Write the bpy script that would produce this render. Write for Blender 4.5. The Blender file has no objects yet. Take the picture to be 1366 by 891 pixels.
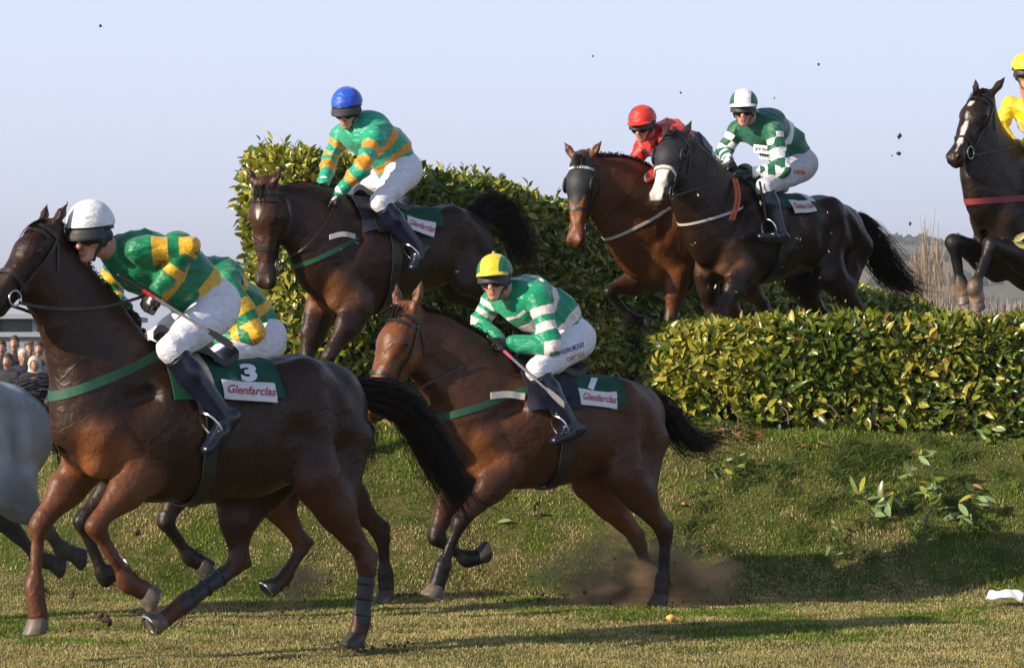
import bpy, math, random
import numpy as np
from mathutils import Vector, Matrix
R = math.radians
scene = bpy.context.scene
COL = scene.collection
rng = np.random.default_rng(7)
random.seed(7)

# ------------------------------------------------------------------ camera, sky, sun, exposure
F_PX = 4000.0; HOR = 487.0; CAM_H = 1.5
cam_d = bpy.data.cameras.new('camera'); cam = bpy.data.objects.new('camera', cam_d); COL.objects.link(cam)
cam.location = (0, 0, CAM_H); cam.rotation_euler = (R(90), 0, 0)
cam_d.sensor_width = 36; cam_d.lens = F_PX / 1366 * 36; cam_d.shift_y = (HOR - 445.5) / 1366
cam_d.clip_start = 0.5; cam_d.clip_end = 20000
scene.camera = cam
SUN = Vector((-0.79, -0.49, 0.40)).normalized()
SUN_EL = math.asin(SUN.z); SUN_AZ = math.atan2(SUN.x, SUN.y)      # azimuth clockwise from +Y
world = bpy.data.worlds.new('World'); scene.world = world; world.use_nodes = True
wn = world.node_tree; wn.nodes.clear()
sky = wn.nodes.new('ShaderNodeTexSky'); sky.sky_type = 'NISHITA'; sky.sun_disc = False
sky.sun_elevation = SUN_EL; sky.sun_rotation = SUN_AZ
sky.air_density = 1.0; sky.dust_density = 0.6; sky.ozone_density = 2.0; sky.altitude = 50
hs = wn.nodes.new('ShaderNodeMix'); hs.data_type = 'RGBA'; hs.blend_type = 'MIX'; 
wtc = wn.nodes.new('ShaderNodeTexCoord'); wsx = wn.nodes.new('ShaderNodeSeparateXYZ'); wmr = wn.nodes.new('ShaderNodeMapRange')
wn.links.new(wtc.outputs['Generated'], wsx.inputs[0]); wn.links.new(wsx.outputs['Z'], wmr.inputs['Value']); wn.links.new(wmr.outputs[0], hs.inputs[0])
wmr.inputs['From Min'].default_value = 0.05; wmr.inputs['From Max'].default_value = 0.60; wmr.inputs['To Min'].default_value = 0.80; wmr.inputs['To Max'].default_value = 0.0
hs.inputs[7].default_value = (7.8, 8.45, 11.3, 1)                    # thin high veil of haze over the whole sky
bg = wn.nodes.new('ShaderNodeBackground'); bg.inputs[1].default_value = 0.085
wo = wn.nodes.new('ShaderNodeOutputWorld')
wn.links.new(sky.outputs[0], hs.inputs[6]); wn.links.new(hs.outputs[2], bg.inputs[0]); wn.links.new(bg.outputs[0], wo.inputs[0])
sl = bpy.data.lights.new('sun', 'SUN'); sl.energy = 4.6; sl.angle = R(0.5); sl.color = (1, 0.86, 0.66)
so = bpy.data.objects.new('sun', sl); COL.objects.link(so); so.location = (-30, -15, 20)
so.rotation_euler = (-SUN).to_track_quat('-Z', 'Y').to_euler()
scene.view_settings.view_transform = 'Standard'; scene.view_settings.look = 'None'
scene.view_settings.exposure = 0.62; scene.view_settings.gamma = 1.0
scene.render.engine = 'CYCLES'

# ------------------------------------------------------------------ materials
MATS = {}
class NT:
    def __init__(s, name):
        s.m = bpy.data.materials.new(name); s.m.use_nodes = True; s.t = s.m.node_tree
        s.b = s.t.nodes['Principled BSDF']; MATS[name] = s.m
    def n(s, typ, **kw):
        x = s.t.nodes.new(typ)
        for k, v in kw.items(): setattr(x, k, v)
        return x
    def l(s, a, b): s.t.links.new(a, b)
    def noise(s, scale, detail=4, rough=0.6, obj=True, vec=None):
        x = s.n('ShaderNodeTexNoise'); x.inputs['Scale'].default_value = scale
        x.inputs['Detail'].default_value = detail; x.inputs['Roughness'].default_value = rough
        if vec is None:
            tc = s.n('ShaderNodeTexCoord'); vec = tc.outputs['Object']
        s.l(vec, x.inputs['Vector']); return x.outputs['Fac']
    def ramp(s, fac, stops):
        x = s.n('ShaderNodeValToRGB'); s.l(fac, x.inputs[0]); e = x.color_ramp.elements
        while len(e) < len(stops): e.new(0.5)
        for i, (p, c) in enumerate(stops):
            e[i].position = p; e[i].color = (*c, 1) if len(c) == 3 else c
        return x.outputs[0]
    def mix(s, f, a, b, mode='MIX'):
        x = s.n('ShaderNodeMix', data_type='RGBA', blend_type=mode)
        for sock, val in ((x.inputs[0], f), (x.inputs[6], a), (x.inputs[7], b)):
            if isinstance(val, (int, float)): sock.default_value = val
            elif isinstance(val, tuple): sock.default_value = (*val, 1)
            else: s.l(val, sock)
        return x.outputs[2]
    def attr(s, name, out='Color'):
        x = s.n('ShaderNodeAttribute'); x.attribute_name = name; return x.outputs[out]
    def math(s, op, a, b=None, clamp=False):
        x = s.n('ShaderNodeMath', operation=op); x.use_clamp = clamp
        for i, v in enumerate((a, b)):
            if v is None: continue
            if isinstance(v, (int, float)): x.inputs[i].default_value = v
            else: s.l(v, x.inputs[i])
        return x.outputs[0]
    def bump(s, h, strength, dist=0.01, prev=None):
        x = s.n('ShaderNodeBump'); x.inputs['Strength'].default_value = strength; x.inputs['Distance'].default_value = dist
        s.l(h, x.inputs['Height'])
        if prev is not None: s.l(prev, x.inputs['Normal'])
        s.l(x.outputs[0], s.b.inputs['Normal']); return x.outputs[0]
    def base(s, c):
        if isinstance(c, tuple): s.b.inputs['Base Color'].default_value = (*c, 1)
        else: s.l(c, s.b.inputs['Base Color'])
    def set(s, **kw):
        for k, v in kw.items(): s.b.inputs[k.replace('_', ' ')].default_value = v
        return s

def plain(name, c, rough=0.5, var=0.25, scale=25, metal=0.0, spec=0.5, bump=0.0, bscale=80):
    t = NT(name)
    f = t.noise(scale, 5)
    d = tuple(x * (1 - var) for x in c); e = tuple(min(1, x * (1 + var)) for x in c)
    t.base(t.ramp(f, [(0.3, d), (0.7, e)]))
    t.set(Roughness=rough, Metallic=metal); t.b.inputs['Specular IOR Level'].default_value = spec
    if bump: t.bump(t.noise(bscale, 4), bump, 0.004)
    return t.m

# coat of a horse: colour comes from the per-vertex coat attribute (bay body, black points, blaze, sunlight painted on the chest ...)
t = NT('coat'); c = t.attr('coat')
n1 = t.noise(9, 6, 0.65); n2 = t.noise(140, 3)
c = t.mix(0.55, c, t.ramp(n1, [(0.25, (0.55, 0.5, 0.48)), (0.75, (1.5, 1.45, 1.4))]), 'MULTIPLY')
c = t.mix(0.5, c, t.ramp(t.noise(60, 5, .7), [(0.3, (0.72, 0.70, 0.68)), (0.7, (1.25, 1.22, 1.2))]), 'MULTIPLY')
t.base(c); t.b.inputs['Specular IOR Level'].default_value = 0.30
t.l(t.math('ADD', t.math('MULTIPLY', n1, 0.36), 0.24), t.b.inputs['Roughness'])
bb = t.bump(t.noise(7, 3, 0.5), 0.55, 0.035); 
vo = t.n('ShaderNodeTexVoronoi'); vo.feature = 'DISTANCE_TO_EDGE'; vo.inputs['Scale'].default_value = 6.5; tcv = t.n('ShaderNodeTexCoord'); mv = t.n('ShaderNodeMixRGB'); mv.inputs[0].default_value = .12
nv = t.n('ShaderNodeTexNoise'); nv.inputs['Scale'].default_value = 5; nv.inputs['Detail'].default_value = 3; t.l(tcv.outputs['Object'], nv.inputs['Vector']); t.l(tcv.outputs['Object'], mv.inputs[1]); t.l(nv.outputs['Color'], mv.inputs[2]); t.l(mv.outputs[0], vo.inputs['Vector'])
mr = t.n('ShaderNodeMapRange'); mr.inputs[1].default_value = 0; mr.inputs[2].default_value = .045; mr.inputs[3].default_value = 1; mr.inputs[4].default_value = 0; t.l(vo.outputs['Distance'], mr.inputs[0])
bv = t.bump(mr.outputs[0], .22, .006, bb)
b3 = t.bump(t.noise(26, 4, 0.6), 0.40, 0.010, bv)
mph = t.n('ShaderNodeMapping'); mph.inputs['Scale'].default_value = (.25, 1, 1); t.l(tcv.outputs['Object'], mph.inputs[0]); t.bump(t.noise(420, 3, .6, vec=mph.outputs[0]), 0.35, 0.002, b3)
t = NT('grey_coat'); c = t.attr('coat')
v = t.n('ShaderNodeTexVoronoi'); tc = t.n('ShaderNodeTexCoord'); t.l(tc.outputs['Object'], v.inputs['Vector']); v.inputs['Scale'].default_value = 21; v.inputs['Randomness'].default_value = 1.0
c = t.mix(t.ramp(t.noise(3, 4), [(0.35, (0, 0, 0)), (0.7, (.55, .55, .55))]), c, t.ramp(v.outputs['Distance'], [(0.1, (1.2, 1.2, 1.2)), (0.6, (0.6, 0.61, 0.65))]), 'MULTIPLY')
c = t.mix(0.5, c, t.ramp(t.noise(5, 5), [(0.3, (0.5, 0.52, 0.58)), (0.7, (1.35, 1.35, 1.35))]), 'MULTIPLY')
t.base(c); t.set(Roughness=0.5); t.bump(t.noise(120, 4), 0.3, 0.004)

# silk: two colours switched by a signed per-vertex mask
def silk(name, c1, c2, c3=None, rough=0.34):
    t = NT(name)
    m = t.math('ADD', t.math('MULTIPLY', t.attr('mask', 'Fac'), 350), 0.5, True)
    c = t.mix(m, c1, c2)
    if c3:
        m3 = t.math('ADD', t.math('MULTIPLY', t.attr('mask3', 'Fac'), 350), 0.5, True)
        c = t.mix(m3, c, c3)
    c = t.mix(0.4, c, t.ramp(t.noise(30, 4), [(0.3, (0.7, 0.7, 0.7)), (0.7, (1.15, 1.15, 1.15))]), 'MULTIPLY')
    t.base(c); t.set(Roughness=rough); t.b.inputs['Sheen Weight'].default_value = 0.15
    tc = t.n('ShaderNodeTexCoord'); mp = t.n('ShaderNodeMapping'); mp.inputs['Scale'].default_value = (1, 1, 2.2); mp.inputs['Rotation'].default_value = (0.3, 0.8, 0.2)
    t.l(tc.outputs['Object'], mp.inputs['Vector'])
    b1 = t.bump(t.noise(13, 5, 0.55, vec=mp.outputs[0]), 0.9, 0.02)
    t.bump(t.noise(55, 3, 0.5), 0.35, 0.005, b1)
    return t.m
silk('silk_emerald_gold', (0.0, 0.19, 0.075), (0.74, 0.42, 0.02))
silk('silk_teal_orange', (0.015, 0.36, 0.21), (0.78, 0.30, 0.015))
silk('silk_green_white', (0.0, 0.27, 0.13), (0.80, 0.68, 0.66))
silk('silk_chequered', (0.005, 0.12, 0.06), (0.84, 0.84, 0.86), None, 0.45)
silk('silk_red_black', (0.62, 0.018, 0.01), (0.03, 0.012, 0.012))
silk('silk_yellow_white', (0.82, 0.60, 0.01), (0.82, 0.72, 0.70))
silk('cap_white', (0.8, 0.8, 0.84), (0.8, 0.8, 0.84))
silk('cap_blue', (0.02, 0.10, 0.62), (0.02, 0.10, 0.62))
silk('cap_yellow_green', (0.80, 0.60, 0.02), (0.0, 0.19, 0.09))
silk('cap_red', (0.68, 0.03, 0.015), (0.06, 0.02, 0.02))
silk('cap_white_green', (0.82, 0.82, 0.82), (0.005, 0.12, 0.06))
silk('cap_yellow', (0.85, 0.66, 0.02), (0.85, 0.66, 0.02))
silk('cap_gold', (0.74, 0.42, 0.02), (0.0, 0.19, 0.075))
silk('breeches_white', (0.78, 0.77, 0.84), (0.78, 0.77, 0.84), None, 0.55)
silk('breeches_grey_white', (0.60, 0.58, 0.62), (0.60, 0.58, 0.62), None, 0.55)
t = NT('skin'); t.base(t.mix(.35, t.attr('coat'), t.ramp(t.noise(40, 4), [(.3, (.75, .68, .66)), (.7, (1.15, 1.1, 1.1))]), 'MULTIPLY')); t.set(Roughness=.45); t.bump(t.noise(120, 3), .2, .002)
plain('black_leather', (0.018, 0.017, 0.018), 0.3, 0.3, 30, bump=0.2)
plain('navy_leather', (0.007, 0.009, 0.024), 0.28, 0.3, 30, bump=0.15)
plain('brown_leather', (0.10, 0.045, 0.03), 0.4, 0.3, 30, bump=0.2)
plain('strap_black', (0.02, 0.017, 0.016), 0.45, 0.3, 40)
plain('orange_rubber', (0.50, 0.09, 0.03), 0.6, 0.2, 40)
plain('strap_green', (0.012, 0.085, 0.048), 0.65, 0.2, 60, bump=0.2, bscale=300)
plain('strap_white', (0.60, 0.57, 0.52), 0.7, 0.15, 60)
plain('strap_red', (0.28, 0.035, 0.05), 0.7, 0.2, 60)
plain('cloth_green', (0.002, 0.070, 0.042), 0.8, 0.3, 9, bump=0.8, bscale=11)
plain('cloth_navy', (0.012, 0.013, 0.035), 0.8, 0.2, 20, bump=0.3, bscale=400)
plain('panel_white', (0.72, 0.69, 0.70), 0.6, 0.08, 20)
plain('number_white', (0.82, 0.82, 0.84), 0.6, 0.05, 20)
plain('lettering_red', (0.42, 0.03, 0.06), 0.6, 0.1, 40)
plain('lettering_blue', (0.03, 0.04, 0.28), 0.6, 0.1, 40)
plain('lettering_dark', (0.03, 0.05, 0.05), 0.6, 0.1, 40)
plain('lettering_orange', (0.55, 0.16, 0.04), 0.6, 0.1, 40)
plain('steel', (0.62, 0.61, 0.58), 0.22, 0.1, 30, metal=1.0)
plain('whip_grey', (0.20, 0.19, 0.20), 0.35, 0.2, 60)
plain('whip_pink', (0.60, 0.08, 0.20), 0.4, 0.2, 60)
plain('whip_red', (0.55, 0.02, 0.02), 0.4, 0.2, 60)
plain('hood_black', (0.016, 0.017, 0.022), 0.6, 0.25, 40, bump=0.3, bscale=200)
plain('suede', (0.30, 0.28, 0.22), 0.85, 0.15, 30, bump=0.3)
plain('goggles_black', (0.01, 0.01, 0.012), 0.12, 0.1, 10)
plain('helmet_shell', (0.035, 0.034, 0.033), 0.55, 0.2, 40)
plain('eye_dark', (0.012, 0.007, 0.005), 0.06, 0.1, 10)
plain('hair_black', (0.013, 0.008, 0.006), 0.6, 0.3, 10, spec=.2)
plain('hair_grey', (0.06, 0.065, 0.075), 0.5, 0.3, 10)
plain('hoof_horn', (0.13, 0.10, 0.08), 0.5, 0.35, 30, bump=0.2)
plain('hoof_dark', (0.045, 0.038, 0.034), 0.5, 0.3, 30, bump=0.2)
plain('boot_dark', (0.028, 0.032, 0.036), 0.55, 0.3, 30, bump=0.3)

# ------------------------------------------------------------------ helpers for objects
def tag(o, label=None, cat=None, group=None, kind=None):
    if label: o['label'] = label
    if cat: o['category'] = cat
    if group: o['group'] = group
    if kind: o['kind'] = kind
    return o
def empty(name, M):
    o = bpy.data.objects.new(name, None); COL.objects.link(o); o.matrix_world = M; o.empty_display_size = 0.2
    return o
def mk(name, V, Fq, mat, parent=None, smooth=True, attrs=None, mats=None, mi=None):
    V = np.asarray(V, np.float32).reshape(-1, 3); me = bpy.data.meshes.new(name)
    if isinstance(Fq, np.ndarray) and Fq.ndim == 2:
        n = Fq.shape[1]; nf = len(Fq)
        me.vertices.add(len(V)); me.vertices.foreach_set('co', V.ravel())
        me.loops.add(nf * n); me.loops.foreach_set('vertex_index', Fq.astype(np.int32).ravel())
        me.polygons.add(nf); me.polygons.foreach_set('loop_start', np.arange(0, nf * n, n, dtype=np.int32))
        me.polygons.foreach_set('loop_total', np.full(nf, n, np.int32)); me.update(calc_edges=True)
    else:
        me.from_pydata(V.tolist(), [], [list(map(int, f)) for f in Fq])
    me.polygons.foreach_set('use_smooth', np.full(len(me.polygons), smooth))
    for k, a in (attrs or {}).items():
        a = np.asarray(a, np.float32)
        if a.ndim == 1:
            at = me.attributes.new(k, 'FLOAT', 'POINT'); at.data.foreach_set('value', a)
        else:
            at = me.attributes.new(k, 'FLOAT_COLOR', 'POINT')
            at.data.foreach_set('color', np.hstack([a, np.ones((len(a), 1), np.float32)]).ravel())
    for m in (mats or [mat]): me.materials.append(MATS[m] if isinstance(m, str) else m)
    if mi is not None: me.polygons.foreach_set('material_index', np.asarray(mi, np.int32))
    me.validate(); me.update()
    if smooth and not isinstance(Fq, np.ndarray): me.set_sharp_from_angle(angle=R(48))
    o = bpy.data.objects.new(name, me); COL.objects.link(o)
    if parent is not None: o.parent = parent
    return o
def grid_faces(n, m, wrap_m=False, off=0):
    i, j = np.meshgrid(np.arange(n - 1), np.arange(m if wrap_m else m - 1), indexing='ij'); j2 = (j + 1) % m
    return np.stack([i * m + j, i * m + j2, (i + 1) * m + j2, (i + 1) * m + j], -1).reshape(-1, 4) + off
def nrm(a): a = np.asarray(a, float); return a / (np.linalg.norm(a, axis=-1, keepdims=True) + 1e-12)
def tube(pts, rad, n=8, caps=True):
    pts = np.asarray(pts, float); m = len(pts); rad = np.broadcast_to(rad, (m,)) if np.ndim(rad) <= 1 else rad
    T = nrm(np.gradient(pts, axis=0)); up = np.array([0.13, 0.27, 0.95]); A = nrm(np.cross(T, up)); B = np.cross(T, A)
    th = np.linspace(0, 2 * np.pi, n, endpoint=False)
    V = pts[:, None] + rad[:, None, None] * (np.cos(th)[None, :, None] * A[:, None] + np.sin(th)[None, :, None] * B[:, None])
    V = V.reshape(-1, 3); Fq = [tuple(f) for f in grid_faces(m, n, True)]
    if caps: Fq += [tuple(range(n))[::-1], tuple(range((m - 1) * n, m * n))]
    return V, Fq
def join(parts):
    V = []; Fq = []; o = 0
    for v, f in parts:
        V.append(np.asarray(v).reshape(-1, 3)); Fq += [tuple(int(i) + o for i in q) for q in f]; o += len(V[-1])
    return np.vstack(V), Fq
def spline(pts, n):
    pts = np.asarray(pts, float)
    if len(pts) == 2: return pts[0] + (pts[1] - pts[0]) * np.linspace(0, 1, n)[:, None]
    P = np.vstack([2 * pts[0] - pts[1], pts, 2 * pts[-1] - pts[-2]]); out = []
    m = len(pts) - 1
    for s in np.linspace(0, m, n):
        i = min(int(s), m - 1); u = s - i; a, b, c, d = P[i:i + 4]
        out.append(0.5 * (2 * b + (c - a) * u + (2 * a - 5 * b + 4 * c - d) * u * u + (3 * b - a - 3 * c + d) * u ** 3))
    return np.array(out)

# ------------------------------------------------------------------ implicit surfaces: blended limbs -> one continuous mesh
class Seg:
    """segment A-B, radii (r, lateral r) at both ends, lateral axis L, blend k, colour, user data"""
    def __init__(s, A, B, ra, rb, la=None, lb=None, L=(0, 1, 0), k=0.04, col=None, sub=False, tag=None, t=(0, 1)):
        s.A = np.asarray(A, float); s.B = np.asarray(B, float); s.ra, s.rb = ra, rb
        s.la = la if la is not None else ra; s.lb = lb if lb is not None else rb
        s.L = nrm(L); s.k = k; s.col = col; s.sub = sub; s.tag = tag; s.t = t
    def grow(s, e, **kw):
        q = Seg(s.A, s.B, s.ra + e, s.rb + e, s.la + e, s.lb + e, s.L, s.k, s.col, s.sub, s.tag, s.t)
        for a, b in kw.items(): setattr(q, a, b)
        return q
    def bbox(s, m):
        r = max(s.ra, s.rb, s.la, s.lb) + m
        return np.minimum(s.A, s.B) - r, np.maximum(s.A, s.B) + r
    def d(s, X, Y, Z):
        A = s.A.astype(np.float32); D = (s.B - s.A).astype(np.float32); dd = float(D @ D) + 1e-9; L = s.L.astype(np.float32)
        px, py, pz = X - A[0], Y - A[1], Z - A[2]
        t = np.clip((px * D[0] + py * D[1] + pz * D[2]) / dd, 0, 1)
        qx, qy, qz = px - t * D[0], py - t * D[1], pz - t * D[2]
        lat = qx * L[0] + qy * L[1] + qz * L[2]
        rest2 = np.maximum(qx * qx + qy * qy + qz * qz - lat * lat, 0); lat2 = lat * lat
        r = s.ra + (s.rb - s.ra) * t; l = s.la + (s.lb - s.la) * t
        k0 = np.sqrt(rest2 / r ** 2 + lat2 / l ** 2) + 1e-6; k1 = np.sqrt(rest2 / r ** 4 + lat2 / l ** 4) + 1e-6
        return k0 * (k0 - 1) / k1
    def proj(s, V):
        D = s.B - s.A; tt = ((V - s.A) @ D) / (D @ D + 1e-9); tt = np.clip(tt, -9, 1.0) if (s.tag == 'A' and s.t[0] < 0) else (np.maximum(tt, 0) if s.tag == 'A' else tt); return s.t[0] + (s.t[1] - s.t[0]) * tt
def smin(a, b, k):
    h = np.maximum(k - np.abs(a - b), 0) / k; return np.minimum(a, b) - h * h * k * 0.25
class Field:
    def __init__(s, prims, h, warp=0.0, wf=14.0, seed=0, folds=0.0):
        s.prims = prims; s.h = h
        lo = np.min([p.bbox(0.02)[0] for p in prims if not p.sub], axis=0) - 3 * h
        hi = np.max([p.bbox(0.02)[1] for p in prims if not p.sub], axis=0) + 3 * h
        s.lo = lo; s.n = np.ceil((hi - lo) / h).astype(int) + 1
        s.F = np.full(s.n, 1.0, np.float32)
        ax = [(lo[i] + h * np.arange(s.n[i])).astype(np.float32) for i in range(3)]
        for p in prims:
            b0, b1 = p.bbox(p.k + 3 * h)
            i0 = np.maximum(((b0 - lo) / h).astype(int), 0); i1 = np.minimum(((b1 - lo) / h).astype(int) + 2, s.n)
            if np.any(i1 <= i0): continue
            X = ax[0][i0[0]:i1[0], None, None]; Y = ax[1][None, i0[1]:i1[1], None]; Z = ax[2][None, None, i0[2]:i1[2]]
            d = p.d(X, Y, Z); sl_ = tuple(slice(a, b) for a, b in zip(i0, i1))
            if p.sub: s.F[sl_] = -smin(-s.F[sl_], d, p.k)
            else: s.F[sl_] = smin(s.F[sl_], d, p.k)
        if warp:
            X, Y, Z = ax[0][:, None, None], ax[1][None, :, None], ax[2][None, None, :]
            w = wf; q = seed * 1.7
            s.F += warp * (np.sin(w * X + 2.1 * np.sin(w * .7 * Z + q) + 1.3 * Y * w) + 0.7 * np.sin(w * 1.9 * Z - w * 1.1 * X + 1.7 * np.sin(w * 1.3 * Y + q))).astype(np.float32)
        if folds:
            X, Y, Z = ax[0][:, None, None], ax[1][None, :, None], ax[2][None, None, :]; q = seed * 2.3
            a = 21 * X + 13 * Z + 2.2 * np.sin(9 * Z - 6 * X + q) + 1.6 * np.sin(11 * Y + q); b = 27 * Z - 15 * X + 9 * Y + 2.4 * np.sin(8 * X + q) + 1.2 * np.sin(17 * Y); m = .5 + .5 * np.sin(5.5 * X + 7 * Z + 6 * Y + q)
            s.F -= (folds * ((1 - np.abs(np.sin(a))) ** 2 * m + (1 - np.abs(np.sin(b))) ** 2 * (1 - m)) - folds * .25).astype(np.float32)
    def mesh(s):
        F, h = s.F, s.h; S = F < 0
        c = sum(S[a:S.shape[0] - 1 + a, b:S.shape[1] - 1 + b, d:S.shape[2] - 1 + d].astype(np.int8) for a in (0, 1) for b in (0, 1) for d in (0, 1))
        act = (c > 0) & (c < 8); I = np.argwhere(act); ids = np.full(act.shape, -1, np.int64); ids[act] = np.arange(len(I))
        acc = np.zeros((len(I), 3)); cnt = np.zeros(len(I))
        C = [(a, b, d) for a in (0, 1) for b in (0, 1) for d in (0, 1)]
        for p in C:
            for ax in range(3):
                if p[ax]: continue
                q = list(p); q[ax] = 1
                f0 = F[I[:, 0] + p[0], I[:, 1] + p[1], I[:, 2] + p[2]]; f1 = F[I[:, 0] + q[0], I[:, 1] + q[1], I[:, 2] + q[2]]
                m = (f0 < 0) != (f1 < 0); t = np.where(m, f0 / np.where(m, f0 - f1, 1), 0)
                pt = np.tile(np.array(p, float), (len(I), 1)); pt[:, ax] = t
                acc[m] += pt[m]; cnt[m] += 1
        V = (I + acc / cnt[:, None]) * h + s.lo
        Q = []
        for ax in range(3):
            o = [x for x in range(3) if x != ax]
            s0 = [slice(None)] * 3; s1 = [slice(None)] * 3; s0[ax] = slice(0, -1); s1[ax] = slice(1, None)
            ch = S[tuple(s0)] != S[tuple(s1)]; E = np.argwhere(ch)
            E = E[(E[:, o[0]] > 0) & (E[:, o[1]] > 0) & (E[:, o[0]] < S.shape[o[0]] - 1) & (E[:, o[1]] < S.shape[o[1]] - 1)]
            ins = S[E[:, 0], E[:, 1], E[:, 2]]; q = []
            for da, db in ((1, 1), (0, 1), (0, 0), (1, 0)):
                e = E.copy(); e[:, o[0]] -= da; e[:, o[1]] -= db; q.append(ids[e[:, 0], e[:, 1], e[:, 2]])
            q = np.stack(q, 1)
            flip = ins if ax != 1 else ~ins
            q[~flip] = q[~flip][:, ::-1]; Q.append(q)
        Q = np.vstack(Q); Q = Q[(Q >= 0).all(1)]
        # one pass of tangential relaxation
        for _ in range(2):
            A = np.zeros_like(V); n = np.zeros(len(V))
            for a, b in ((0, 1), (1, 2), (2, 3), (3, 0)):
                np.add.at(A, Q[:, a], V[Q[:, b]]); np.add.at(n, Q[:, a], 1); np.add.at(A, Q[:, b], V[Q[:, a]]); np.add.at(n, Q[:, b], 1)
            V = V * 0.5 + 0.5 * A / np.maximum(n, 1)[:, None]
        return V, Q
    def sample(s, P):
        g = (np.asarray(P) - s.lo) / s.h; g = np.clip(g, 0, np.array(s.n) - 1.001); i = g.astype(int); f = g - i; r = 0
        for a in (0, 1):
            for b in (0, 1):
                for c in (0, 1):
                    w = (f[..., 0] if a else 1 - f[..., 0]) * (f[..., 1] if b else 1 - f[..., 1]) * (f[..., 2] if c else 1 - f[..., 2])
                    r = r + w * s.F[i[..., 0] + a, i[..., 1] + b, i[..., 2] + c]
        return r
    def hit(s, o, d, rmax=0.6, off=0.004):
        o = np.asarray(o, float); d = nrm(d); o, d = np.broadcast_arrays(o, d); n = int(rmax / (s.h * 0.6)); rs = np.linspace(rmax, 0.0, n)
        res = np.full(o.shape[:-1], -1.0); prev = s.sample(o + d * rmax); pr = rmax
        for r in rs[1:]:
            f = s.sample(o + d * r); m = (res < 0) & (f < 0) & (prev >= 0)
            tt = np.where(prev - f > 1e-9, prev / np.maximum(prev - f, 1e-9), 0); res = np.where(m, pr + (r - pr) * np.clip(tt, 0, 1), res); prev = f; pr = r
        res = np.where(res < 0, 0.02, res)
        return o + d * (res[..., None] + off)
    def cols(s, V, prims=None, tau=0.010):
        num = np.zeros((len(V), 3)); den = np.zeros(len(V)) + 1e-12
        for p in (prims or s.prims):
            if p.col is None: continue
            b0, b1 = p.bbox(0.12); m = np.all((V > b0) & (V < b1), 1)
            if not m.any(): continue
            d = p.d(V[m, 0], V[m, 1], V[m, 2]); w = np.exp(-np.clip(d, -0.06, 0.3) / tau)
            if p.sub: w = np.exp(-np.clip(np.abs(d), 0, 0.3) / tau) * 3
            num[m] += w[:, None] * np.array(p.col); den[m] += w
        return num / den[:, None]
    def nearest(s, V):
        best = np.full(len(V), 9.0); who = np.zeros(len(V), int)
        for i, p in enumerate(s.prims):
            d = p.d(V[:, 0], V[:, 1], V[:, 2]); m = d < best; best[m] = d[m]; who[m] = i
        return who

class Frame:
    """figure frame: u forward, v to the figure's left (towards the lens), w up; origin on the ground below the anchor"""
    def __init__(s, px, Y0, a, z0=0.0):
        a = R(a); s.a = a; s.h = np.array([-math.cos(a), -math.sin(a), 0]); s.l = np.array([math.sin(a), -math.cos(a), 0])
        s.O = np.array([(px - 683) / F_PX * Y0, Y0, z0])
        s.M = Matrix(((s.h[0], s.l[0], 0, s.O[0]), (s.h[1], s.l[1], 0, s.O[1]), (0, 0, 1, s.O[2]), (0, 0, 0, 1)))
    def p(s, x, y, v=0.0):
        k = (x - 683) / F_PX; Y = (v + s.O[0] * s.l[0] + s.O[1] * s.l[1]) / (k * s.l[0] + s.l[1])
        W = np.array([k * Y, Y, CAM_H - (y - HOR) / F_PX * Y]) - s.O
        return np.array([W @ s.h, W @ s.l, W[2]])
    def pp(s, x, y, Q, N):
        """point seen at x,y on the plane through local Q with local normal N"""
        o = np.array([-s.O @ s.h, -s.O @ s.l, CAM_H - s.O[2]])
        d = np.array([(x - 683) / F_PX, 1.0, -(y - HOR) / F_PX]); d = np.array([d @ s.h, d @ s.l, d[2]])
        return o + d * (((np.asarray(Q) - o) @ N) / (d @ N))
def hair(paths, width, wend=0.25):
    """paths (n, m, 3) -> ribbons"""
    P = np.asarray(paths, float); n, m, _ = P.shape; T = nrm(np.gradient(P, axis=1)); Rv = nrm(rng.normal(size=(n, 1, 3))); S = nrm(np.cross(T, Rv))
    w = (width * np.linspace(1, wend, m))[None, :, None] * rng.uniform(0.6, 1.4, (n, 1, 1))
    V = np.stack([P - S * w / 2, P + S * w / 2], 2).reshape(-1, 3)
    i = np.arange(n)[:, None] * m * 2 + np.arange(m - 1)[None] * 2; i = i.ravel()
    return V, np.stack([i, i + 1, i + 3, i + 2], 1)
def strip(C, E, th):
    """ribbon through centre points with edge vectors and thickness direction: lists of left/right outer points"""
    Lp, Rp, N = C - E, C + E, th
    V = np.stack([Lp, Rp, Rp + N, Lp + N], 1).reshape(-1, 3); n = len(C); f = []
    for i in range(n - 1):
        for a in range(4):
            b = (a + 1) % 4; f.append((i * 4 + a, i * 4 + b, (i + 1) * 4 + b, (i + 1) * 4 + a))
    f += [(0, 1, 2, 3), tuple((n - 1) * 4 + q for q in (3, 2, 1, 0))]
    return V, f
def strap_on(field, O, D, wvec, width, rmax=0.4, off=0.003, th=0.005, closed=False):
    """strap lying on the body: rays from O along D, width along wvec"""
    O = np.asarray(O, float); D = nrm(D); W = np.broadcast_to(nrm(wvec), O.shape)
    a = field.hit(O - W * width / 2, D, rmax, off); b = field.hit(O + W * width / 2, D, rmax, off)
    V = np.stack([a, b, b + D * th, a + D * th], 1).reshape(-1, 3); n = len(O); f = []
    for i in range(n if closed else n - 1):
        j = (i + 1) % n
        for q in range(4):
            r = (q + 1) % 4; f.append((i * 4 + q, i * 4 + r, j * 4 + r, j * 4 + q))
    if not closed: f += [(0, 1, 2, 3), tuple((n - 1) * 4 + q for q in (3, 2, 1, 0))]
    return V, f
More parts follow.
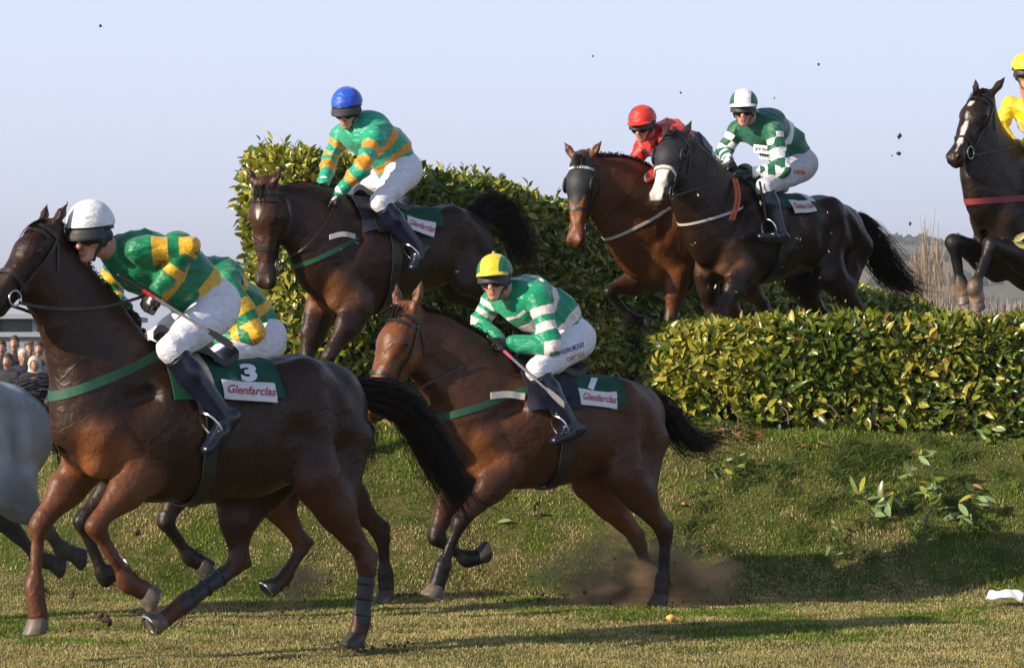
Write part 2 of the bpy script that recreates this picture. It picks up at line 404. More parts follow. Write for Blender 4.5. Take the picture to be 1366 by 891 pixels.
def text_mesh(s, size=1.0, shear=0.0, bold=0.0, align='CENTER'):
    c = bpy.data.curves.new('lettering', 'FONT'); c.body = s; c.size = size; c.shear = shear; c.offset = bold
    c.align_x = align; c.align_y = 'CENTER'; c.resolution_u = 3
    o = bpy.data.objects.new('lettering', c); COL.objects.link(o); dg = bpy.context.evaluated_depsgraph_get()
    me = bpy.data.meshes.new_from_object(o.evaluated_get(dg)); V = np.array([v.co[:] for v in me.vertices]); Fq = [tuple(p.vertices) for p in me.polygons]
    bpy.data.objects.remove(o); bpy.data.curves.remove(c); bpy.data.meshes.remove(me)
    return V, Fq
def torus(c, n, Rm, r, m=20, k=6):
    n = nrm(n); a = nrm(np.cross(n, [0.3, 0.5, 0.8])); b = np.cross(n, a); th = np.linspace(0, 2 * np.pi, m, endpoint=False); ph = np.linspace(0, 2 * np.pi, k, endpoint=False)
    e = np.cos(th)[:, None] * a + np.sin(th)[:, None] * b
    V = np.asarray(c) + (e[:, None] * (Rm + r * np.cos(ph))[None, :, None] + n * (r * np.sin(ph))[None, :, None]); f = []
    for i in range(m):
        for j in range(k): f.append((i * k + j, i * k + (j + 1) % k, ((i + 1) % m) * k + (j + 1) % k, ((i + 1) % m) * k + j))
    return V.reshape(-1, 3), f
# ------------------------------------------------------------------ horses
def mirror(*v): return [(*v[:1], s) for s in (1, -1)]
def lerp(a, b, t): return np.asarray(a) * (1 - t) + np.asarray(b) * t

class Head: pass
def head_frame(fr, poll, muzzle, psi, vp=0.0, mv=None):
    """poll, muzzle in pixels; psi = turn of the face towards the rider's left"""
    p0 = fr.p(*poll, vp); c, s_ = math.cos(R(psi)), math.sin(R(psi)); L = np.array([-s_, c, 0.0])
    p1 = fr.pp(*muzzle, p0, L)
    H = Head(); H.o = p0; H.a = nrm(p1 - p0); L = nrm(L - H.a * (L @ H.a)); H.L = L; H.b = np.cross(L, H.a)
    if H.b @ np.array([c, s_, 0]) < 0: H.b = -H.b
    H.s = float(np.clip(np.linalg.norm(p1 - p0) / 0.59, 0.9, 1.18))
    H.P = lambda x, y, z: H.o + H.s * (H.a * x + H.L * y + H.b * z)
    return H
def head_prims(H, C, Cm, ears, jaw=1.0):
    P = H.P; L = H.L; s = H.s; out = []
    def S(A, B, ra, rb, la=None, lb=None, k=0.03, col=C, **kw):
        q = Seg(P(*A), P(*B), ra * s, rb * s, (la if la else ra) * s, (lb if lb else rb) * s, L, k, col, **kw); out.append(q); return q
    S((.00, 0, -.035), (.17, 0, -.025), .075, .082, .070, .088, .04)
    S((.16, 0, -.02), (.34, 0, -.035), .072, .055, .082, .055, .05)
    S((.32, 0, -.030), (.52, 0, -.045), .052, .044, .050, .044, .04)
    S((.10, 0, -.12), (.20, 0, -.125), .075, .07, .060, .055, .04)
    S((.20, 0, -.12), (.46, 0, -.095), .06, .034, .045, .030, .05)
    for y in (1, -1):
        S((.10, .045 * y, -.115), (.20, .048 * y, -.105), .078, .062, .034, .030, .025)
        S((.145, .070 * y, -.003), (.185, .070 * y, .000), .030, .028, .026, .024, .018, tuple(q * .45 for q in C))
        S((.215, .066 * y, -.045), (.36, .044 * y, -.045), .012, .009, k=.02)
        S((.47, .024 * y, -.035), (.552, .038 * y, -.028), .032, .036, .024, .027, .018, Cm)
        S((.552, .066 * y, -.018), (.580, .052 * y, -.026), .013, .018, .013, .018, .008, (.006, .004, .004), sub=True)
        S((.25, .062 * y, -.062), (.44, .046 * y, -.055), .006, .005, k=.015, sub=True, col=None)
        S((.24, .05 * y, .012), (.42, .028 * y, .0), .010, .006, k=.03)
        e0 = (-.01, .055 * y, -.01); ex = ears; m = tuple(e0[i] + v * .5 for i, v in enumerate((ex[0], ex[1] * y, ex[2])))
        e1 = tuple(e0[i] + v for i, v in enumerate((ex[0], ex[1] * y, ex[2])))
        S(e0, m, .020, .030, .022, .022, .02); S(m, e1, .030, .004, .022, .004, .012)
        f = lambda t, zz: tuple(e0[i] + v * t for i, v in enumerate((ex[0], ex[1] * y, ex[2])))
        q = f(.35, 0); q2 = f(.88, 0)
        S((q[0], q[1] + .004 * y, q[2] + .024), (q2[0], q2[1] + .003 * y, q2[2] + .012), .015, .004, .013, .004, .006, (.05, .03, .025), sub=True)
    S((.47, 0, -.045), (.545, 0, -.055), .046, .045, .040, .044, .03, Cm)
    S((.545, 0, -.07), (.565, 0, -.075), .030, .028, .036, .034, .02, Cm)
    S((.46, 0, -.10), (.535, 0, -.105), .026, .024, .030, .028, .018, Cm)
    for y in (1, -1): S((.49, .042 * y, -.088), (.58, .030 * y, -.090), .005, .006, .02, .02, .008, (.008, .005, .005), sub=True)
    return [q for q in out if not q.sub], [q for q in out if q.sub]
def hoof_mesh(c0, c1, fwd, r0=.046, r1=.064, L=None):
    """truncated cone from the coronet c0 to the centre of the sole c1, toe along fwd"""
    ax = nrm(c1 - c0); f = nrm(fwd - ax * (fwd @ ax)); l = np.cross(ax, f); th = np.linspace(0, 2 * np.pi, 18, endpoint=False)
    V = []; n = 18
    for t, r, sh in ((0, r0 * .9, 0), (0.06, r0 * 1.03, 0), (.5, (r0 + r1) / 2, .008), (.93, r1, .018), (1.0, r1 * .97, .018)):
        c = c0 + (c1 - c0) * t + f * sh
        rr = r * (1 - 0.10 * (np.cos(th) < -.3)); V.append(c + f * (np.cos(th) * rr * 1.10)[:, None] + l * (np.sin(th) * rr)[:, None])
    V = np.vstack(V); Fq = [tuple(q) for q in grid_faces(5, n, True)] + [tuple(range(n))[::-1], tuple(range(4 * n, 5 * n))]
    sh = torus(c1 + f * .018, ax, r1 * .86, .008, 18, 5)
    return (V, Fq), sh

def horse(S):
    fr = S['frame']; p = fr.p; C = S['coat']; Cp = S.get('points', (.012, .009, .008)); Cm = S.get('muzzle', (.02, .013, .01)); Cc = S.get('sunlit_chest_col', C)  # Cc: breast and shoulder coat lightened, sunlight painted into the colour
    root = empty('horse', fr.M); tag(root, S['label'], 'horse', S.get('group'))
    K = {k: p(*v) for k, v in S['pts'].items()}     # withers, back, croup, dock, buttock, chest, girth, belly, flank
    pr = []
    def add(A, B, ra, rb, la=None, lb=None, k=.05, col=C, L=(0, 1, 0), **kw):
        q = Seg(A, B, ra, rb, la, lb, L, k, col, **kw); pr.append(q); return q
    def stations(st, k, **kw):
        c = []
        for (t_, b_, hw) in st:
            a, b = p(*t_), p(*b_); c.append(((a + b) / 2, np.linalg.norm(a - b) / 2 * .965, hw))
        for i in range(len(c) - 1): add(c[i][0], c[i + 1][0], c[i][1], c[i + 1][1], c[i][2], c[i + 1][2], k, **kw)
        return c
    H0 = head_frame(fr, *S['head'][:3], **S.get('head_kw', {}))
    tr = stations(S['torso'], .06); nk = stations(S['neck'], .06)
    Wt, Cr, Dk, Bt, Ch, Gi = (K[k] for k in ('withers', 'croup', 'dock', 'buttock', 'chest', 'girth'))
    add(Wt + (.06, 0, -.09), Wt + (-.22, 0, -.10), .085, .08, .05, .07, .06)
    # neck joins the shoulder
    add(nk[-1][0], lerp(tr[0][0], Ch, .35), nk[-1][1] * .97, .23, nk[-1][2], .16, .06)
    legs = S['legs']; LJ = {}
    for key, (pts, v) in legs.items():
        vv = v if isinstance(v, (list, tuple)) else [v] * len(pts); LJ[key] = [p(x, y, q) for (x, y), q in zip(pts, vv)]
    for s_, key in ((1, 'fl'), (-1, 'fr')):
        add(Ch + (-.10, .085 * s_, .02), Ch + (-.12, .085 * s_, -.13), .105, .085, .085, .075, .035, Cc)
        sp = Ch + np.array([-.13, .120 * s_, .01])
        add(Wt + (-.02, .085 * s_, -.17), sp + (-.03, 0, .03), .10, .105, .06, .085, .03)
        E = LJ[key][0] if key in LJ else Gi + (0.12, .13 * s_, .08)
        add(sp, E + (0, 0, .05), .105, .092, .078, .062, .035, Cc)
        add(H0.P(.17, .035 * s_, -.15), sp + (.02, 0, .06), .050, .085, .035, .060, .016)
        add(Wt + (-.20, .12 * s_, -.30), E + (-.05, .0, .08), .13, .09, .06, .055, .014)
    for s_, key in ((1, 'hl'), (-1, 'hr')):
        hip = Cr + np.array([.02, .155 * s_, -.16]); St = LJ[key][0] if key in LJ else K['flank'] + (-.1, .15 * s_, 0)
        bu = Bt + np.array([.11, .115 * s_, 0.03])
        add(Cr + (.14, .13 * s_, -.13), Cr + (.06, .12 * s_, -.15), .09, .13, .06, .10, .04)
        add(hip, bu, .15, .12, .10, .10, .04)
        add(hip + (.04, .01 * s_, -.10), St + (0, 0, .04), .17, .125, .085, .075, .025)
        add(bu + (.02, 0, 0), lerp(St, LJ[key][1], .45) if key in LJ else bu + (.1, 0, -.3), .125, .068, .088, .05, .018)
    add(Cr + (-.02, 0, -.13), Dk + (.08, 0, -.06), .12, .08, .15, .08, .05)
    hooves = []; tufts = []
    sc = S.get('ls', 1.10); ptl = S.get('point_from', .9)
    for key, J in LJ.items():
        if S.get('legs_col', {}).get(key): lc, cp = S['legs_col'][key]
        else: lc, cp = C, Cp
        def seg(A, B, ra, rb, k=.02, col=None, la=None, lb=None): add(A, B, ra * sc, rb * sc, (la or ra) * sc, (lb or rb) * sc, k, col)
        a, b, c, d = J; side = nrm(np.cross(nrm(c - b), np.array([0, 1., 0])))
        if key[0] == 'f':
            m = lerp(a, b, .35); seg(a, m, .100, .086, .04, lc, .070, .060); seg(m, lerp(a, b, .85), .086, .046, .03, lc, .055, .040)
            seg(lerp(a, b, .90), lerp(b, c, .06), .047, .044, .02, lerp(lc, cp, .6)); seg(lerp(b, c, .02), lerp(b, c, .15), .047, .036, .015, cp)
            # tendons and cannon
            seg(lerp(b, c, .1), lerp(b, c, .92), .034, .029, .02, cp, .027, .023)
            seg(lerp(b, c, .92), lerp(b, c, 1.05), .045, .042, .015, cp, .036, .035); seg(lerp(a, b, .15) + (.03, 0, 0), lerp(a, b, .75) + (.012, 0, 0), .045, .028, .012, lc, .035, .025)
        else:
            dr = nrm(b - c) * .05 ; back = nrm(np.array([-(b - c)[2], 0, (b - c)[0]])); back = back if back[0] < 0 else -back
            m = lerp(a, b, .35); seg(a, m, .135, .100, .04, lc, .085, .070); seg(m, lerp(a, b, .82), .100, .048, .03, lc, .06, .038)
            seg(lerp(a, b, .6) + back * .05, b + dr * .9 + back * .028, .022, .020, .015, lc)
            seg(lerp(a, b, .93), lerp(b, c, .10), .052, .046, .02, lerp(lc, cp, .5), .040, .036)
            seg(b + dr * .9 + back * .028, lerp(b, c, .18) + back * .012, .024, .022, .015, cp)
            seg(lerp(b, c, .1), lerp(b, c, .92), .037, .032, .02, cp, .028, .025)
            seg(lerp(b, c, .92), lerp(b, c, 1.04), .046, .043, .015, cp, .037, .036)
        cor = lerp(c, d, max(.25, 1 - .078 / max(np.linalg.norm(d - c), .1)))
        sock = S.get('socks', {}).get(key, cp)
        seg(c, cor, .042, .046, .015, sock, .034, .042)
        hooves.append((key, cor, d, c))
        tufts.append((c, d, back if key[0] == 'h' else None))
    H = head_frame(fr, *S['head'][:3], **S.get('head_kw', {})); Hc = S.get('head_col', C)
    hp_, hsub = head_prims(H, Hc, Cm, S.get('ears', (-.15, .02, .06))); pr += hp_
    # poll blends into the neck
    add(H.P(.06, 0, -.075), nk[0][0], .098, nk[0][1], .065, nk[0][2], .05)
    pr += hsub
    def cut(A, B, r, k): pr.append(Seg(A, B, r, r * .8, k=k, col=None, sub=True))
    cut(Ch + (.035, 0, .05), Ch + (-.03, 0, -.20), .030, .05)
    for s_ in (1, -1):
        cut(K['flank'] + (.03, .36 * s_, .26), K['flank'] + (.06, .36 * s_, .12), .10, .12)
        cut(Wt + (.12, .215 * s_, -.24), Ch + (-.10, .245 * s_, .10), .045, .06)
        cut(Wt + (-.30, .33 * s_, -.30), Gi + (-.14, .30 * s_, .22), .045, .07)
        cut(Cr + (-.10, .285 * s_, -.18), Bt + (.18, .25 * s_, -.12), .045, .06)
    f = Field(pr, S.get('vox', .0125), .0016, 15, len(bpy.data.meshes) % 7); V, Q = f.mesh(); col = f.cols(V)
    for fn in S.get('marks', []): col = fn(V, col, H, p)
    body = mk('body', V, Q, S.get('mat', 'coat'), root, attrs={'coat': col})
    if S.get('has_head', True):
        for y in (1, -1):
            V2, F2 = ball(H.P(.175, .079 * y, -.010), .026 * H.s); mk('eye', V2, F2, 'eye_dark', root)
    for key, cor, sole, fet in hooves:
        ax = nrm(sole - cor); fwd = np.array([1., 0, 0]) if abs(ax[0]) < .7 else np.array([0, 0, 1.]) * np.sign(ax[0] + 1e-6)
        if key in S.get('toe', {}): fwd = np.array(S['toe'][key], float)
        (v1, f1), sh = hoof_mesh(cor, sole, fwd)
        o = mk('hoof', v1, f1, S.get('hoofmat', {}).get(key, 'hoof_dark'), root); mk('shoe', *sh, 'steel', o)
    for key in S.get('boots', []):
        a, b, c, d = LJ[key]; q0, q1 = lerp(b, c, .22), lerp(b, c, 1.08); n = 10
        rr = np.array([.045, .046, .044, .043, .042, .042, .044, .049, .051, .046]); vb, fb = tube(lerp(q0, q1, 0) + (q1 - q0) * np.linspace(0, 1, n)[:, None], rr, 14)
        o = mk('brushing_boot', vb, fb, 'boot_dark', root)
        for t_ in (.15, .45, .78):
            cc = lerp(q0, q1, t_); mk('boot_strap', *torus(cc, q1 - q0, .046, .006, 16, 5), 'strap_black', o)
    for c_, d_, _b in tufts:
        tp = []
        ax = nrm(d_ - c_); bk = nrm(np.array([ax[2], 0, -ax[0]])); bk = bk if bk[0] < 0 or (abs(bk[0]) < .2 and bk[2] > 0) else -bk; u = np.linspace(0, 1, 5)[:, None]
        for _ in range(34): tp.append(c_ + bk * .030 + rng.normal(0, .012, 3) + u * (bk * rng.uniform(.015, .045) + ax * rng.uniform(.02, .07) + rng.normal(0, .010, 3)))
        v_, f_ = hair(tp, .0045, .2); mk('fetlock_hair', v_, f_, S.get('hair', 'hair_black'), root, False)
    # mane
    mn = S.get('mane')
    if mn:
        crest = spline([p(*q) for q in mn['pts']], 200); roots = f.hit(crest - (0, 0, .22), (0, 0, 1), .55, -.006); paths = []
        n = mn.get('n', 900); ln = mn.get('len', .13); side = mn.get('side', -1)
        for i in range(n):
            t_ = rng.random(); b0 = roots[int(t_ * 199)] + rng.normal(0, .010, 3) * (1, 1.4, .5)
            l_ = ln * rng.uniform(.6, 1.15); sd = side * rng.uniform(.25, 1.0)
            up = mn.get('up', .35); d0 = np.array([rng.normal(mn.get('back', -.2), .25), sd * .45, up + rng.normal(0, .2)]); d1 = np.array([mn.get('back', -.2) * 1.2 + rng.normal(0, .2), sd * .6, -.8])
            u = np.linspace(0, 1, 6)[:, None]; paths.append(b0 + l_ * (d0 * u * (1 - u * .6) + d1 * u * u * .6))
        v_, f_ = hair(paths, .0085); mk('mane', v_, f_, S.get('hair', 'hair_black'), root, False)
        paths = []
        for i in range(mn.get('fore', 90)):
            b0 = H.P(rng.uniform(-.02, .01), rng.normal(0, .018), rng.uniform(.03, .055)); u = np.linspace(0, 1, 6)[:, None]; y = rng.normal(0, .03)
            paths.append(b0 + H.s * rng.uniform(.07, .15) * (H.a * u * .9 + H.b * (.35 * u * (1 - u)) + H.L * y * 4 * u))
        v_, f_ = hair(paths, .006); mk('forelock', v_, f_, S.get('hair', 'hair_black'), root, False)
    tl = S.get('tail')
    if tl:
        g = np.array([p(x, y, v) for x, y, v in tl['pts']]); paths = []; n = int(tl.get('n', 900) * 1.7); m = 14
        for i in range(n):
            tl_ = rng.uniform(.55, 1.0) if rng.random() < .6 else rng.uniform(.85, 1.0); gg = spline(g, 40); k = int(39 * tl_); gg = gg[np.linspace(0, k, m).astype(int)]
            u = np.linspace(0, 1, m)[:, None]; off = rng.normal(0, 1, 3); wob = rng.normal(0, 1, 3)
            w_ = tl.get('r0', .03) + (tl.get('r1', .09) - tl.get('r0', .03)) * u ** .8 * (1 - .35 * u ** 3)
            paths.append(gg + off * w_ * .55 + wob * np.sin(u * 5 + rng.uniform(0, 6)) * .030 * u + rng.normal(0, .006, 3) * np.sin(u * 19 + rng.uniform(0, 6)) * u + np.array([0, 0, -.04]) * u ** 2 * rng.random())
        for i in range(tl.get('wisp', 40)):
            k0 = rng.integers(12, 34); b0 = spline(g, 40)[k0] + rng.normal(0, .04, 3); dirn = nrm(spline(g, 40)[min(k0 + 5, 39)] - spline(g, 40)[k0 - 3]); u = np.linspace(0, 1, m)[:, None]
            paths.append(b0 + u * dirn * rng.uniform(.15, .4) + rng.normal(0, .07, 3) * u ** 2)
        v_, f_ = hair(paths, .007, .12); mk('tail', v_, f_, S.get('hair', 'hair_black'), root, False)
    O = lambda: None; O.root, O.f, O.K, O.H, O.p, O.fr, O.nk, O.tr, O.LJ, O.body = root, f, K, H, p, fr, nk, tr, LJ, body
    O.tc = tr
    return O
def ball(c, r, n=12):
    th = np.linspace(0, np.pi, n // 2 + 1); ph = np.linspace(0, 2 * np.pi, n, endpoint=False); r = np.broadcast_to(r, (3,))
    V = np.stack([np.sin(th)[:, None] * np.cos(ph) * r[0], np.sin(th)[:, None] * np.sin(ph) * r[1], (np.cos(th)[:, None] * np.ones(n)) * r[2]], -1).reshape(-1, 3) + c
    return V, [tuple(q[::-1]) for q in grid_faces(n // 2 + 1, n, True)]

# ---- tack that follows the body
def bridle(O, col='strap_black', brow=None, nose_x=.36, rings=True, hand=None, slack=.03, nose_col=None, hand2=None, sheep=None, nose_w=.024):
    H, f, root = O.H, O.f, O.root; th = np.linspace(0, 2 * np.pi, 40, endpoint=False)
    b = tag(empty('bridle', Matrix())) ; b.parent = root
    ring = lambda x, z, t=th: H.L * np.sin(t)[:, None] + H.b * np.cos(t)[:, None]
    def loop(name, x, z, w, mat, off=.003, tilt=0.0):
        D = ring(x, z); W = H.a + H.b * tilt
        v, q = strap_on(f, np.tile(H.P(x, 0, z), (40, 1)) + 0 * D, D, W, w, .30, off, .006, True); mk(name, v, q, mat, b)
    loop('noseband', nose_x, -.06, nose_w, nose_col or col)
    # headpiece over the poll and cheek pieces
    t2 = np.linspace(-1.65, 1.65, 34); D = H.L * np.sin(t2)[:, None] + H.b * np.cos(t2)[:, None]
    v, q = strap_on(f, np.tile(H.P(.035, 0, -.05), (34, 1)), D, H.a, .022, .135 * H.s, .004, .006); mk('headpiece', v, q, col, b)
    t3 = np.linspace(-1.35, 1.35, 24); D = H.L * np.sin(t3)[:, None] + H.b * np.cos(t3)[:, None]
    v, q = strap_on(f, np.tile(H.P(.075, 0, -.03), (24, 1)), D, H.a, .022, .135 * H.s, .004, .006); mk('browband', v, q, brow or col, b)
    for y in (1, -1):
        xs = np.linspace(.05, .43, 16); o = np.array([H.P(x, 0, -.05 - .045 * (x / .43)) for x in xs])
        v, q = strap_on(f, o, H.L * y, H.b, .015, .25, .005, .006); mk('cheek_strap', v, q, col, b)
        xs = np.linspace(0, 1, 12); o = np.array([H.P(.05 + .12 * x, 0, -.06 - .10 * x) for x in xs])
        v, q = strap_on(f, o, H.L * y, H.b + H.a * .6, .012, .11 * H.s, .004, .005); mk('throat_lash', v, q, col, b)
        c = f.hit(H.P(.45, 0, -.085), H.L * y, .2, .016)
        mk('bit_ring', *torus(c, H.L, .040 * H.s, .0055, 24, 8), 'steel', b)
        h = hand if y == 1 else (hand2 if hand2 is not None else hand)
        if h is not None:
            c2 = c - H.b * .03; n_ = 20; u = np.linspace(0, 1, n_)[:, None]; L = c2 * (1 - u) + h * u
            # keep the rein outside the neck
            L = L + np.array([0, 0, -1]) * (slack * 4 * u * (1 - u)); 
            sv = np.array([0, float(y), 0]); fs = f.sample(L); it = 0
            for _ in range(14):
                fs = f.sample(L); L = L + sv * np.where(fs < .008, .014, 0)[:, None] * (np.sin(np.pi * u) > .02)
            L[1:-1] = (L[:-2] + L[1:-1] * 2 + L[2:]) / 4
            v, q = strip(L, np.tile([0, 0, .008], (n_, 1)), np.tile([0, .005 * y, 0], (n_, 1))); mk('rein', v, q, col, b, False)
    return b
def breast_strap(O, mat, pts, width, v=.0, axis=None, close=True, name='breastplate'):
    """strap round the base of the neck: a plane section through three pixels seen on the near side"""
    f, p, root = O.f, O.p, O.root; A, B = p(*pts[0], .0), p(*pts[-1], .12)
    e = nrm(B - A); e[1] = 0; e = nrm(e); n = nrm(np.cross(e, [0, 1, 0])); c = (A + B) / 2; c[1] = 0; half = np.linalg.norm(A - B) / 2
    th = np.linspace(0, 2 * np.pi, 60, endpoint=False); D = e * np.cos(th)[:, None] + np.array([0, 1., 0]) * np.sin(th)[:, None]
    vv, q = strap_on(f, np.tile(c, (60, 1)), D, n, width, half + .12, .002, .004, True); return mk(name, vv, q, mat, root)
def wrap_fn(O, cpx, cu=None):
    """(u along body, signed arc from spine in metres, + = left side) -> surface point"""
    f, p = O.f, O.p; zc = cpx
    def fn(u, a, off):
        u = np.asarray(u, float); a = np.asarray(a, float); r = .36; th = np.clip(a / r, -1.9, 1.9)
        o = np.stack([u, 0 * u, zc + 0 * u], -1); d = np.stack([0 * u, np.sin(th), np.cos(th)], -1)
        return f.hit(o, d, .62, off)
    return fn
def patch(fn, us, as_, u_of, off, th, name, mat, parent):
    U, A = np.meshgrid(us, as_, indexing='ij'); UU = u_of(U, A); P0 = fn(UU, A, off); P1 = fn(UU, A, off + th); n, m = U.shape
    V = np.vstack([P0.reshape(-1, 3), P1.reshape(-1, 3)]); g = grid_faces(n, m); N = n * m
    Fq = [tuple(q[::-1]) for q in g] + [tuple(q + N) for q in g]
    ed = [(i, 0) for i in range(n)] + [(n - 1, j) for j in range(1, m)] + [(i, m - 1) for i in range(n - 2, -1, -1)] + [(0, j) for j in range(m - 2, 0, -1)]
    ix = [i * m + j for i, j in ed]
    for k in range(len(ix)): a, b = ix[k], ix[(k + 1) % len(ix)]; Fq.append((a, b, b + N, a + N))
    return mk(name, V, Fq, mat, parent)
def saddlery(O, zc, u0, u1, drop=.42, number=None, panel=None, text='Glenfarclas', numpos=None, numsize=.16, psize=.26, ph=.10, flap=None, slant=.0, bar=None, ptxt=None, navy=True, numrot=0):
    """green number cloth over the back from u1 (rear) to u0 (front), white panel along its lower rear edge, saddle on top"""
    root = O.root; fn = wrap_fn(O, zc)
    cl = patch(fn, np.linspace(0, 1, 22), np.linspace(-drop, drop, 40), lambda U, A: u1 + (u0 - u1) * U - slant * np.abs(A), .010, .006, 'saddle_cloth', 'cloth_green', root)
    if navy:
        patch(fn, np.linspace(0, 1, 12), np.linspace(-drop - .03, drop + .03, 34), lambda U, A: u0 - .30 + .36 * U - slant * .5 * np.abs(A), .019, .006, 'girth_pad', 'cloth_navy', root)
    # sponsor panel
    if panel:
        pu, pa, rot = panel                     # centre (u, arc) and tilt
        c, s_ = math.cos(rot), math.sin(rot)
        def pl(x, y, off): return fn(pu - (x * c - y * s_), pa - (x * s_ + y * c), off)
        X, Y = np.meshgrid(np.linspace(-psize / 2, psize / 2, 14), np.linspace(-ph / 2, ph / 2, 7), indexing='ij')
        P0, P1 = pl(X, Y, .026), pl(X, Y, .031); N = 98; g = grid_faces(14, 7)
        Fq = [tuple(q[::-1]) for q in g] + [tuple(q + N) for q in g]; ix = [i * 7 for i in range(14)] + [13 * 7 + j for j in range(1, 7)] + [i * 7 + 6 for i in range(12, -1, -1)] + [j for j in range(5, 0, -1)]
        for k in range(len(ix)): a, b = ix[k], ix[(k + 1) % len(ix)]; Fq.append((a, b, b + N, a + N))
        po = mk('sponsor_panel', np.vstack([P0.reshape(-1, 3), P1.reshape(-1, 3)]), Fq, 'panel_white', cl)
        V, Fq = text_mesh(text, ph * .62, .45, .0012); V[:, 0] *= psize * .92 / (V[:, 0].max() - V[:, 0].min())
        gi = np.clip((V[:, 0] / psize + .5) * 13, 0, 12.999); gj = np.clip((V[:, 1] / ph + .5) * 6, 0, 5.999); a_, b_ = gi.astype(int), gj.astype(int); fa, fb_ = (gi - a_)[:, None], (gj - b_)[:, None]
        LP_ = (P1[a_, b_] * (1 - fa) + P1[a_ + 1, b_] * fa) * (1 - fb_) + (P1[a_, b_ + 1] * (1 - fa) + P1[a_ + 1, b_ + 1] * fa) * fb_ + (0, .0035, 0)
        mk('lettering', LP_, Fq, 'lettering_red', po, False)
    if number:
        V, Fq = text_mesh(number, numsize, 0.12, .010); un, an, ro = numpos; c, s_ = math.cos(ro), math.sin(ro)
        mk('number', fn(un - (V[:, 0] * c - V[:, 1] * s_), an - (V[:, 0] * s_ + V[:, 1] * c), .027), Fq, 'number_white', cl, False)
    if bar:                                       # white edge stripe
        patch(fn, np.linspace(0, 1, 4), np.linspace(.02, drop - .10, 12), lambda U, A: u1 + bar[0] + bar[1] * U - slant * np.abs(A), .019, .003, 'edge_stripe', 'number_white', cl)
    # small racing saddle
    uc = (u0 - .10 + u1 + .22) / 2 if flap is None else flap
    V = []; us = np.linspace(-.20, .19, 14); ss = np.linspace(-1, 1, 17)
    top = fn(uc + us, 0 * us, 0)[:, 2]
    for i, u in enumerate(us):
        w = .085 + .05 * (1 - ((u + .02) / .22) ** 2) ; zz = top[i] + .052 + .05 * max(0, (u + .02) / .2) ** 2 + .045 * max(0, (-u - .06) / .14) ** 2
        for s_ in ss: V.append((uc + u, w * s_, zz - .035 * s_ * s_ - .0))
    P1 = np.array(V); P0 = P1 - (0, 0, .035); N = len(P1); g = grid_faces(14, 17); Fq = [tuple(q) for q in g] + [tuple(q[::-1] + N) for q in g]
    ix = [i * 17 for i in range(14)] + [13 * 17 + j for j in range(1, 17)] + [i * 17 + 16 for i in range(12, -1, -1)] + [j for j in range(15, 0, -1)]
    for k in range(len(ix)): a, b = ix[k], ix[(k + 1) % len(ix)]; Fq.append((b, a, a + N, b + N))
    sd = mk('saddle', np.vstack([P1, P0]), Fq, 'black_leather', root)
    for s_ in (1, -1):
        patch(fn, np.linspace(0, 1, 10), s_ * np.linspace(.07, .36, 12), lambda U, A: uc + .03 + U * .22 * (1 - .25 * np.abs(A) / .36) - .0, .030, .008, 'saddle_flap', 'suede' if O.suede else 'black_leather', sd)
    # girth ring
    th = np.linspace(0, 2 * np.pi, 48, endpoint=False); d = np.stack([0 * th, np.sin(th), np.cos(th)], -1); ug = uc + .06
    v, q = strap_on(O.f, np.tile([ug, 0, zc - .12], (48, 1)), d, (1, 0, 0), .07, .75, .012, .008, True); mk('girth', v, q, 'strap_black', root)
    return fn
# ------------------------------------------------------------------ jockeys
def hand_prims(w, d, n, side, e=0.0):
    """closed hand: palm from the wrist w along d, back of the hand facing n; four fingers curl under, the thumb lies on top"""
    d = nrm(d); n = nrm(n - d * (n @ d)); s_ = np.cross(d, n) * side; out = []
    S = lambda A, B, ra, rb, k=.006, la=None: out.append(Seg(A, B, ra + e, rb + e, (la or ra) + e, (la or rb) + e, n, k, (.02, .018, .018)))
    P = lambda x, y, z: w + d * x + s_ * y + n * z
    S(P(.0, 0, 0), P(.075, 0, 0), .030, .040, .02, .018)
    for i, (y, l) in enumerate(((-.030, .86), (-.010, 1.0), (.011, .95), (.030, .78))):
        a = P(.078, y, .004); b = P(.078 + .038 * l, y, -.006); c = P(.085 + .030 * l, y * .95, -.040 * l - .006); e_ = P(.062 + .008 * l, y * .9, -.046 * l)
        S(a, b, .0112, .0105); S(b, c, .0105, .0095); S(c, e_, .0095, .0085)
    a = P(.025, -.030, -.006); b = P(.062, -.046, -.018); c = P(.092, -.030, -.030)
    S(a, b, .014, .0115, .01); S(b, c, .0115, .0095)
    return out
